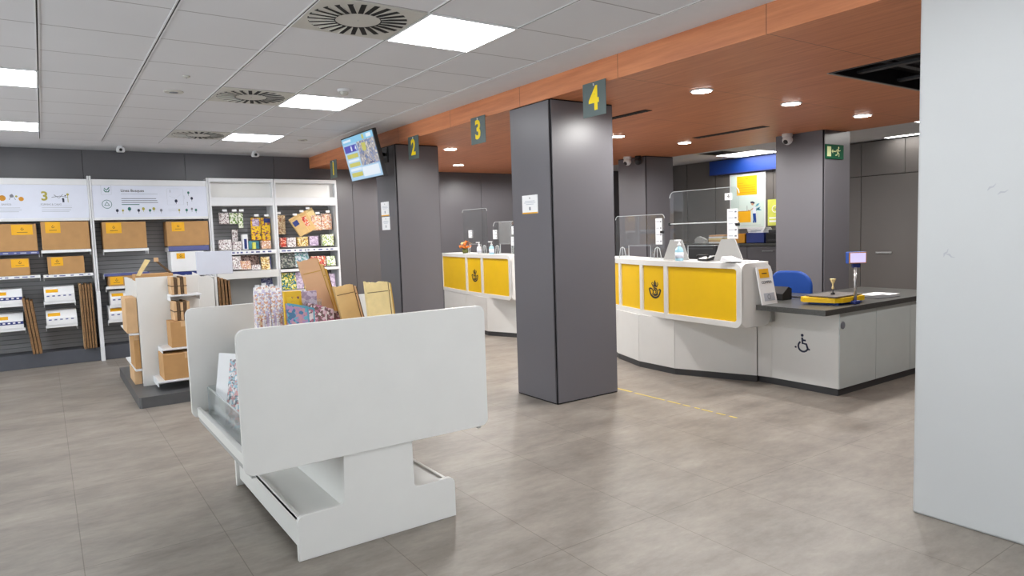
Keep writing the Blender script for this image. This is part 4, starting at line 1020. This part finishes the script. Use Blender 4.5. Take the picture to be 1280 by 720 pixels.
b.stroke(arc(.008,-.022,.038,125,345,18),.013,'ink_navy',F,.0013).stroke([(-.045,-.035),(-.058,-.03)],.012,'ink_navy',F,.0013)
b.build('wheelchair_symbol', t)

# leaning information card at the end of the counter
t = thing('information_card','white information card with yellow sticker leaning at the counter end','card',(5.23,3.63,.746),rx=-.10)
MB().prism([(-.10,0),(.115,0),(.06,.335),(-.145,.335)],.012,'paper',face_frame((0,.006,0),(1,0,0),(0,0,1))).build('card', t, local=True)
F = Matrix(((1,-.13,0,0),(0,0,-1,-.0062),(0,1,0,0),(0,0,0,1)))
MB().box(-.075,.06,.235,.315,0,.001,'sticker',M=F).stroke([(-.04,.275),(.03,.275)],.008,'ink',F @ T(0,0,.001),.0006).build('sticker', t, local=True)
MB().text('COMPRA',.036,'ink_navy',F @ T(.01,.195,.0),.001).box(-.06,.09,.03,.10,0,.0008,'ink_pale',M=F).stroke(arc(.01,.065,.02,0,360,12)[:-1],.006,'ink_grey',F @ T(0,0,.0008),.0006,True).build('print', t, local=True)
MB().box(-.02,.02,.012,.05,.06,.07,'white_metal').build('easel_foot', t, local=True)

# postal scale on the desk
t = thing('postal_scale','yellow postal scale with grey plate and pole display on the low desk','scale',(5.63,3.28,.746))
MB().prism([(5.39,3.40),(5.46,3.16),(5.52,3.12),(5.86,3.12),(5.92,3.20),(5.90,3.42),(5.84,3.46),(5.44,3.46)],.04,'yellow',T(0,0,.766)).build('body', t)
MB().prism([(5.46,3.40),(5.50,3.15),(5.87,3.15),(5.88,3.42)],.022,'blue_plastic',T(0,0,.746)).build('base', t)
MB().box(5.45,5.87,3.14,3.42,.812,.822,'plate_grey',.003).box(5.47,5.85,3.16,3.40,.804,.813,'dark_grey_plastic').build('plate', t)
MB().tube([(5.68,3.105,.75),(5.68,3.105,1.06)],.012,'steel',12).build('pole', t)
MB().box(5.64,5.72,3.08,3.13,.746,.775,'navy',.006).build('pole_foot', t)
Fd = face_frame((5.685,3.075,1.14),(.5,-.866,0),(0,0,1)) @ R(-.7,'Y')
Fd = face_frame((5.685,3.09,1.14),(.80,-.6,0),(0,0,1))
h = MB().box(-.075,.075,-.05,.05,-.06,0,'blue_plastic',.006,M=Fd).box(-.03,.03,-.085,-.045,-.05,-.01,'navy',.006,M=Fd).build('display_housing', t)
MB().box(-.072,.072,-.047,.047,0,.003,'amber',M=Fd).box(-.062,.066,-.040,.040,.002,.005,'lcd',M=Fd).build('lcd_screen', h)
t = thing('stamp_holder','small yellow cup-topped holder standing on the scale plate','stamp',(5.62,3.27,.823))
MB().lathe([(.018,0),(.018,.01),(.006,.02),(.006,.05)],'black_plastic',T(5.62,3.27,.823),14).build('foot', t)
MB().lathe([(.007,.045),(.012,.055),(.007,.065),(.006,.09),(.024,.128),(.026,.136),(.004,.137)],'cream',T(5.62,3.27,.823),14).build('cup', t)
t = thing('card_terminal','black card terminal with cable on the low desk beside the counter','card terminal',(5.62,3.78,.746))
MB().prism([(-.07,0),(.07,0),(.07,.10),(.02,.12),(-.07,.06)],.15,'black_plastic',face_frame((5.62,3.86,.746),(1,0,0),(0,0,1)) ).build('body', t)
MB().box(5.57,5.62,3.715,3.845,.80,.815,'dark_grey_plastic',.003).build('keypad', t)
MB().tube([(5.69,3.78,.77),(5.78,3.74,.76),(5.83,3.66,.755),(5.80,3.60,.752)],.008,'black_plastic').build('cable', t)
t = thing('papers','white papers lying on the low desk right of the scale','papers',(6.60,3.36,.746))
MB().box(6.40,6.72,3.24,3.47,.7455,.748,'paper',M=None).build('sheet', t)
MB().prism([(6.15,3.15),(6.48,3.12),(6.52,3.3),(6.2,3.34)],.004,'dark_grey_plastic',T(0,0,.7455)).build('folder', t)

# blue chair behind the desk
t = thing('office_chair','blue office chair behind the low desk','chair',(6.55,4.12,0))
Fc = face_frame((6.36,4.13,.84),(.25,-1,0),(0,0,1))
MB().curve2d([rrect(-.22,.19,-.19,.12,(.05,.08,.16,.10),8)],.06,'blue_plastic',Fc,.02).build('backrest', t)
MB().box(6.42,6.88,3.90,4.34,.43,.50,'blue_plastic',.025).build('seat', t)
MB().tube([(6.40,4.12,.80),(6.42,4.12,.50),(6.50,4.12,.42),(6.65,4.12,.41)],.02,'black_plastic').build('back_support', t)
MB().tube([(6.65,4.12,.43),(6.65,4.12,.08)],.028,'black_plastic').build('gas_column', t)
for k in range(5):
    a = 2*PI*k/5; l = MB().tube([(6.65,4.12,.10),(6.65+.28*math.cos(a),4.12+.28*math.sin(a),.065)],[.025,.016],'black_plastic').build('leg', t)
    MB().lathe([(.026,-.012),(.028,0),(.026,.012)],'black_plastic',T(6.65+.28*math.cos(a),4.12+.28*math.sin(a),.028) @ R(PI/2,'X') ,14).build('caster', l)

# ---- acrylic screens with wire feet on the counters
def screen(y0, y1, z0, z1, x, label, r=.04, skew=.0):
    t = thing('acrylic_screen', label, 'screen', (x,(y0+y1)/2,z0))
    F = facing_x(x,(y0+y1)/2,0); w = (y1-y0)/2
    sl = [(-w*.45,z0+.005),(-w*.45,z0+.14),(w*.45,z0+.14),(w*.45,z0+.005)]
    o = rrect(-w,w,z0+.0,z1,(.003,.003,r,r),6)
    k = [i for i, p in enumerate(o)]
    pts = [(-w,z0),(-w*.45,z0),(-w*.45,z0+.14),(w*.45,z0+.14),(w*.45,z0)]+[p for p in o if p[0] > -w-.001 and not (p[1] < z0+.01)]+[]
    pts = pts[:5]+[(w,z0)]+[p for p in o if p[1] > z0+.01]
    MB().curve2d([pts],.005,'acrylic',F).build('pane', t)
    e = MB().stroke([p for p in o if p[1] > z0+.01],.004,'acrylic_edge',F @ T(0,0,-.003),.006)
    e.stroke([(-w*.45,z0+.002),(-w*.45,z0+.14),(w*.45,z0+.14),(w*.45,z0+.002)],.003,'acrylic_edge',F @ T(0,0,-.003),.006); e.build('polished_edge', t)
    for u in (-w*.72,w*.72):
        b = MB(); c = x
        yy = (y0+y1)/2-u
        b.tube([(c-.0,yy+.055,z0+.004),(c-.002,yy+.03,z0+.11),(c-.002,yy,z0+.125),(c-.002,yy-.03,z0+.11),(c,yy-.055,z0+.004)],.004,'acrylic_edge',6)
        b.tube([(c-.004,yy,z0+.003),(c-.004,yy,z0+.125)],.003,'acrylic_edge',6).box(c-.05,c+.05,yy-.06,yy-.05,z0+.001,z0+.006,'acrylic_edge').box(c-.05,c+.05,yy+.05,yy+.06,z0+.001,z0+.006,'acrylic_edge')
        b.build('foot', t)
    return t, F, w
ZA, ZB = 1.123, 1.151
screen(4.88,5.60,ZA,1.585,5.27,'clear acrylic counter screen nearest the middle pillar')
t, F, w = screen(3.95,4.78,ZA,1.80,5.245,'tall clear acrylic counter screen behind the soap bottle',.06)
MB().tube([(5.24,4.78,1.48),(5.24,3.95,1.48)],.006,'acrylic_edge',6).box(5.228,5.252,4.77,4.79,1.465,1.495,'black_plastic',.003).build('cross_bar', t)
screen(8.35,9.05,ZB,1.81,5.33,'tall clear acrylic screen on the far counter')
screen(7.50,8.10,ZB,1.60,5.27,'rounded clear acrylic screen at the near end of the far counter',.06)

def strip(x, y0, y1, z0, z1, label, clip=True):
    t = thing('price_list', label, 'notice', (x,(y0+y1)/2,z0))
    MB().box(x-.0025,x,y0,y1,z0,z1,'paper').build('sheet', t)
    F = facing_x(x-.0025,(y0+y1)/2,z0); h = z1-z0; w = y1-y0; b = MB(); k = 0
    n = max(3,int(h/.055))
    for k in range(n):
        zz = h*(k+.5)/n
        b.box(-w*.38,w*(.05+.1*(k%2)),zz-.004,zz+.004,0,.0008,'ink_pale',M=F).box(w*.22,w*.40,zz-.008,zz+.006,0,.0008,'ink_grey',M=F)
    b.build('print', t)
    if clip: MB().box(x-.012,x+.012,y0-.015,y0+.02,(z0+z1)/2-.02,(z0+z1)/2+.005,'black_plastic',.003).build('clip', t)
    return t
strip(5.262,4.905,4.995,1.275,1.545,'white printed list clipped to the acrylic screen nearest the pillar')
strip(5.232,3.955,4.07,1.325,1.60,'white printed list clipped to the tall screen behind the soap bottle')
t = thing('number_card','white card with a black 4 on the tall acrylic screen','card',(5.235,4.06,1.68))
MB().box(5.2345,5.238,4.02,4.10,1.682,1.745,'paper').build('card', t)
MB().text('4',.06,'ink',facing_x(5.2345,4.06,1.714),.001).build('numeral', t)
for (y, z0, z1, lab) in ((8.82,1.385,1.50,'small white notice clipped left on the tall far screen'),(8.05,1.36,1.49,'small white notice on the left edge of the rounded far screen'),(7.58,1.42,1.53,'small white card on the right edge of the rounded far screen, upper'),(7.60,1.27,1.39,'small white card on the right edge of the rounded far screen, lower')):
    strip(5.322 if y > 8.2 else 5.262,y-.05,y+.05,z0,z1,lab,False)

# grey trapezoid boards standing on the counter
def trap(y, z0, label, x=5.19):
    t = thing('grey_board', label, 'board', (x,y,z0))
    MB().prism([(-.165,0),(.165,0),(.075,.20),(-.075,.20)],.012,'grey_board',facing_x(x+.006,y,z0)).build('panel', t)
    MB().prism([(0,0),(.09,0),(0,.16)],.01,'grey_board',face_frame((x+.006,y+.005,z0),(1,0,0),(0,0,1))).build('brace', t)
trap(4.655,ZA,'grey trapezoid board on the counter behind the soap bottle')
trap(4.03,ZA,'grey trapezoid board on the counter below the printed list')
def bottle(x, y, z, s, m, label, capm='white_metal'):
    t = thing('pump_bottle', label, 'bottle', (x,y,z))
    MB().lathe([(.030*s,0),(.034*s,.006*s),(.034*s,.085*s),(.026*s,.105*s),(.012*s,.115*s),(.012*s,.125*s)],m,T(x,y,z),18).build('body', t)
    MB().lathe([(.015*s,.120*s),(.015*s,.138*s),(.006*s,.142*s),(.005*s,.165*s)],capm,T(x,y,z),14).build('collar', t)
    MB().box(x-.05*s,x+.012*s,y-.009*s,y+.009*s,z+.160*s,z+.174*s,capm,.003).build('pump_head', t)
    MB().lathe([(.0346*s,.022*s),(.0346*s,.07*s)],'paper_blue',T(x,y,z),18).build('label_wrap', t)
bottle(5.06,4.50,ZA,1.18,'gel_blue','pale blue gel bottle with white pump on the long counter')
bottle(5.22,8.42,ZB,1.0,'white_metal','white pump bottle on the far counter, left of two')
bottle(5.19,8.04,ZB,1.05,'gel_blue','pale blue pump bottle on the far counter, right of two')
# orange flowers
t = thing('flower_arrangement','orange flower arrangement at the left end of the far counter','flowers',(5.33,8.95,ZB))
MB().lathe([(.035,0),(.05,.05),(.04,.06)],'leaf',T(5.30,8.95,ZB),14).build('pot', t)
random.seed(11); b = MB(); s_ = MB()
for k in range(26):
    a = random.uniform(0,6.28); r_ = random.uniform(.0,.09); zz = ZB+.075+random.uniform(0,.13)*(1-r_/.12)
    p = (5.30+r_*math.cos(a),8.95+r_*math.sin(a),zz)
    s_.tube([(5.30,8.95,ZB+.05),p],.002,'leaf',5)
    b.lathe([(.004,-.012),(.020,.0),(.022,.01),(.010,.012)],'orange' if k % 4 else 'cream',T(*p) @ R(random.uniform(-.6,.6),'X') @ R(random.uniform(-.6,.6),'Y'),8)
s_.build('stem', t); b.build('blossom', t)
# monitor, phone, papers behind the counter front
t = thing('monitor','black monitor behind the long counter, seen from its back','monitor',(5.85,4.87,.742))
MB().box(5.80,5.83,4.66,5.06,.98,1.245,'black_plastic',.006).build('panel', t)
MB().box(5.795,5.801,4.70,5.02,1.205,1.215,'dark_grey_plastic').build('back_groove', t)
MB().tube([(5.84,4.87,1.05),(5.86,4.87,.95),(5.86,4.87,.76)],.018,'black_plastic').box(5.75,5.95,4.77,4.97,.742,.76,'black_plastic',.006).build('stand', t)
t = thing('telephone','black telephone on the counter between the grey boards','telephone',(5.16,4.27,ZA))
MB().prism([(0,0),(.15,0),(.15,.045),(0,.018)],.11,'black_plastic',face_frame((5.12,4.33,ZA),(1,0,0),(0,0,1))).build('base', t)
MB().tube([(5.14,4.345,ZA+.04),(5.14,4.33,ZA+.05),(5.15,4.24,ZA+.052),(5.15,4.225,ZA+.042)],[.016,.011,.011,.016],'black_plastic').build('handset', t)
t = thing('paper_stack','loose white sheets curling up at the near end of the long counter','papers',(5.12,3.85,ZA))
MB().box(5.03,5.24,3.74,4.00,ZA,ZA+.008,'paper').build('sheet', t)
MB().prism([(0,0),(.15,0),(.15,.004),(.02,.045)],.14,'paper',face_frame((5.07,3.92,ZA+.008),(0,-1,0),(0,0,1))).build('curled_sheet', t)
MB().box(5.10,5.28,3.90,4.02,ZA+.009,ZA+.016,'dark_grey_plastic').build('folder', t)

# ================================================================ BACK OFFICE
def drawer_unit(y0, y1, label, n=3):
    t = thing('drawer_unit', label, 'cabinet', (9.95,(y0+y1)/2,0))
    MB().box(9.72,10.19,y0+.002,y1-.002,0,1.10,'cabinet_grey').build('body', t)
    for k in range(n):
        za, zb = .08+k*1.01/n, .08+(k+1)*1.01/n-.008
        d = MB().box(9.70,9.72,y0+.006,y1-.006,za,zb,'panel_grey',.002).build('drawer', t)
        MB().box(9.675,9.685,(y0+y1)/2-.10,(y0+y1)/2+.10,zb-.075,zb-.063,'steel').box(9.68,9.70,(y0+y1)/2-.09,(y0+y1)/2-.08,zb-.075,zb-.063,'steel').box(9.68,9.70,(y0+y1)/2+.08,(y0+y1)/2+.09,zb-.075,zb-.063,'steel').build('handle', d)
drawer_unit(6.35,7.15,'dark drawer unit below the poster in the back office')
drawer_unit(7.15,7.95,'dark drawer unit behind the black monitor')
drawer_unit(7.95,8.75,'dark drawer unit behind the first grey board')
t = MB().box(9.66,10.195,6.33,8.8,1.101,1.14,'worktop',.003).build('counter_top', None, (9.93,7.6,1.101))
tag(t,'dark continuous worktop of the back office drawer units','worktop')
def cab(y0, y1, label, hy):
    t = thing('tall_cabinet', label, 'cabinet', (10.45,(y0+y1)/2,0))
    MB().box(10.225,10.70,y0+.001,y1-.001,0,2.62,'joint_dark').build('body', t)
    d = MB().box(10.20,10.225,y0+.004,y1-.004,.06,2.108,'cabinet_grey',.002).build('door', t)
    if hy: MB().box(10.17,10.182,hy[0],hy[1],.965,.99,'steel',.003).box(10.175,10.201,hy[0]+.02,hy[0]+.03,.96,.975,'steel').box(10.175,10.201,hy[1]-.03,hy[1]-.02,.96,.975,'steel').build('handle', d)
    for a, c in hy[2] if hy and len(hy) > 2 else ((y0,y1),): MB().box(10.20,10.225,a+.004,c-.004,2.118,2.612,'cabinet_grey',.002).build('upper_door', t)
cab(3.56,5.50,'tall grey cabinet with a steel handle at the far right',(5.03,5.26,((3.56,4.87),(4.87,5.50))))
cab(5.50,6.25,'tall grey cabinet partly behind the exit sign pillar',None)
# blue header and posters
t = thing('blue_header','deep blue panel across the top of the back office wall','panel',(10.17,7.5,2.39))
MB().box(10.13,10.197,6.50,8.27,2.375,2.61,'blue_board',.004).build('panel', t)
MB().box(10.125,10.197,6.50,8.27,2.36,2.376,'navy').build('lower_trim', t)
t = thing('poster','pale poster with yellow text block and a standing figure on the back office wall','poster',(10.19,7.5,1.38))
MB().box(10.175,10.197,7.13,7.86,1.38,2.34,'white_metal',.003).build('frame', t)
MB().box(10.172,10.176,7.155,7.835,1.405,2.315,'poster_pale').build('sheet', t)
F = facing_x(10.172,7.495,1.38); b = MB()
b.box(-.21,.20,.585,.915,0,.001,'sticker',M=F)
for k in range(5): b.box(-.18,.17 if k < 4 else -.08,.63+.04*k,.637+.04*k,0,.0016,'amber',M=F)
b.stroke([(-.03,.88),(0,.86),(.03,.88)],.014,'amber',F @ T(0,0,.001),.0008)
b.box(-.22,.075,.11,.30,0,.001,'sticker',M=F).box(-.215,.07,.30,.31,0,.001,'amber',M=F)
b.stroke([(.13,.26),(.14,.15),(.13,.10)],.03,'blue_plastic',F,.001).stroke([(.16,.26),(.17,.15),(.17,.10)],.03,'blue_plastic',F,.001).stroke([(.145,.37),(.15,.26)],.06,'paper_blue',F,.001)
b.prism([(.11+p[0],.425+p[1]) for p in arc(0,0,.026,0,360,10)[:-1]],.001,'skin',F).stroke([(.07,.45),(.11,.455),(.15,.435)],.03,'ink_navy',F,.0014).stroke([(.14,.36),(.06,.31),(.02,.32)],.016,'skin',F,.001)
for (x0, y0, x1, y1) in ((.17,.30,.27,.37),(.17,.38,.25,.43),(.18,.34,.29,.31)): b.stroke([(x0,y0),((x0+x1)/2,(y0+y1)/2),(x1,y1)],[.006,.04,.004],'teal',F,.0008)
b.stroke([(-.25,.12),(-.265,.17),(-.25,.23)],[.006,.04,.004],'teal',F,.0008).stroke([(-.23,.10),(-.215,.14)],.02,'ink_navy',F,.0008); b.stroke([(.0,.31),(.0,.40)],.008,'ink_grey',F,.0008)
b.stroke([(-.27,.06),(.28,.06)],.008,'ink_pale',F,.0008)
b.build('print', t)
t = thing('poster','yellow-green poster with round emblem beside the exit sign pillar','poster',(10.19,6.95,1.40))
MB().box(10.18,10.197,6.60,7.09,1.42,1.86,'lime',.002).build('sheet', t)
F = facing_x(10.18,6.95,1.70); b = MB(); b.stroke(arc(0,0,.055,0,360,20)[:-1],.012,'paper',F,.001,True).stroke([(-.02,.02),(0,-.02),(.025,.015)],.012,'ink_grey',F,.001); b.box(-.11,.1,-.22,-.19,0,.001,'paper',M=F).box(-.11,.06,-.16,-.14,0,.001,'paper',M=F); b.build('print', t)
# things on the back worktop
def tray(x0, x1, y0, y1, z0, z1, m, label, name='storage_tray', fill=None):
    t = thing(name, label, 'tray', ((x0+x1)/2,(y0+y1)/2,z0)); w = .008
    MB().box(x0,x1,y0,y1,z0,z0+w,m).box(x0,x0+w,y0,y1,z0,z1,m).box(x1-w,x1,y0,y1,z0,z1,m).box(x0,x1,y0,y0+w,z0,z1,m).box(x0,x1,y1-w,y1,z0,z1,m).build('tub', t)
    MB().box(x0-.004,x1+.004,y0-.004,y1+.004,z1-.012,z1-.004,m).build('rim', t)
tray(9.70,10.0,7.19,7.42,1.141,1.30,'amber','yellow open tray on the back worktop below the poster')
tray(9.70,10.0,6.82,7.17,1.141,1.31,'navy','dark blue open tray on the back worktop')
t = thing('paper_pile','white papers heaped on the dark blue tray','papers',(9.85,7.0,1.312))
b = MB()
for k in range(4): b.box(-.12,.12,-.16+.01*k,.15+.01*k,.022*k,.022*k+.018,'paper',M=R(.1*k-.12,'Z'))
b.build('sheet_pile', t, local=True); MB().box(-.122,-.1205,-.12,.1,.01,.05,'ink_pale').build('print', t, local=True)
t = thing('printer','black printer at the right end of the back worktop','printer',(9.85,6.60,1.141))
MB().box(9.70,10.05,6.40,6.80,1.141,1.30,'black_plastic',.012).build('casing', t); MB().box(9.685,9.71,6.45,6.75,1.18,1.20,'dark_grey_plastic').build('paper_tray', t)
MB().box(9.72,10.0,6.44,6.76,1.30,1.36,'dark_grey_plastic',.01).build('lid', t)
t = thing('paper_pile','tan and white envelopes stacked on the back worktop','envelopes',(9.82,7.82,1.141))
for k, m in enumerate(('paper','kraft','cream','paper','tan_fold')): MB().box(-.12,.12,-.14,.13,.03*k,.03*k+.026,m,M=R(.12*k-.2,'Z')).build('envelope_layer', t, local=True)
t = thing('tape_dispenser','grey desk dispenser on the back worktop left of the envelopes','dispenser',(9.82,8.20,1.141))
MB().prism([(-.12,0),(.12,0),(.12,.06),(.03,.11),(-.06,.12),(-.12,.07)],.07,'grey_board',facing_x(9.84,8.20,1.141)).build('body', t)
MB().lathe([(.045,-.02),(.045,.02)],'white_metal',facing_x(9.80,8.22,1.22),16).build('roll', t)

# ================================================================ CAMERA, WORLD, RENDER LOOK
cam = bpy.data.cameras.new('camera'); cam.sensor_width = 36.0; cam.lens = 849.94/1280*36; cam.clip_start = .05
co = bpy.data.objects.new('camera', cam); COL.objects.link(co)
yaw, pit, rol = .60132, .0817586, -.032302
Fw = Vector((math.sin(yaw)*math.cos(pit), math.cos(yaw)*math.cos(pit), -math.sin(pit))); Rt = Vector((math.cos(yaw), -math.sin(yaw), 0)); Up = Rt.cross(Fw)
c_, s_ = math.cos(rol), math.sin(rol); R2 = Rt*c_+Up*s_; U2 = -Rt*s_+Up*c_
Mc = Matrix((R2, U2, -Fw)).transposed().to_4x4(); Mc.translation = (0,0,1.45); co.matrix_world = Mc
sc.camera = co
wd = bpy.data.worlds.new('world'); sc.world = wd; wd.use_nodes = True
bg = wd.node_tree.nodes['Background']; bg.inputs['Color'].default_value = (.94,.97,1,1); bg.inputs['Strength'].default_value = 3.0
sc.view_settings.view_transform = 'Standard'; sc.view_settings.look = 'None'; sc.view_settings.exposure = 0.74; sc.view_settings.gamma = 1.0
try: sc.view_settings.use_curve_mapping = False
except Exception: pass
sc.cycles.use_denoising = True; sc.cycles.max_bounces = 8; sc.cycles.transparent_max_bounces = 16; sc.cycles.sample_clamp_indirect = 8
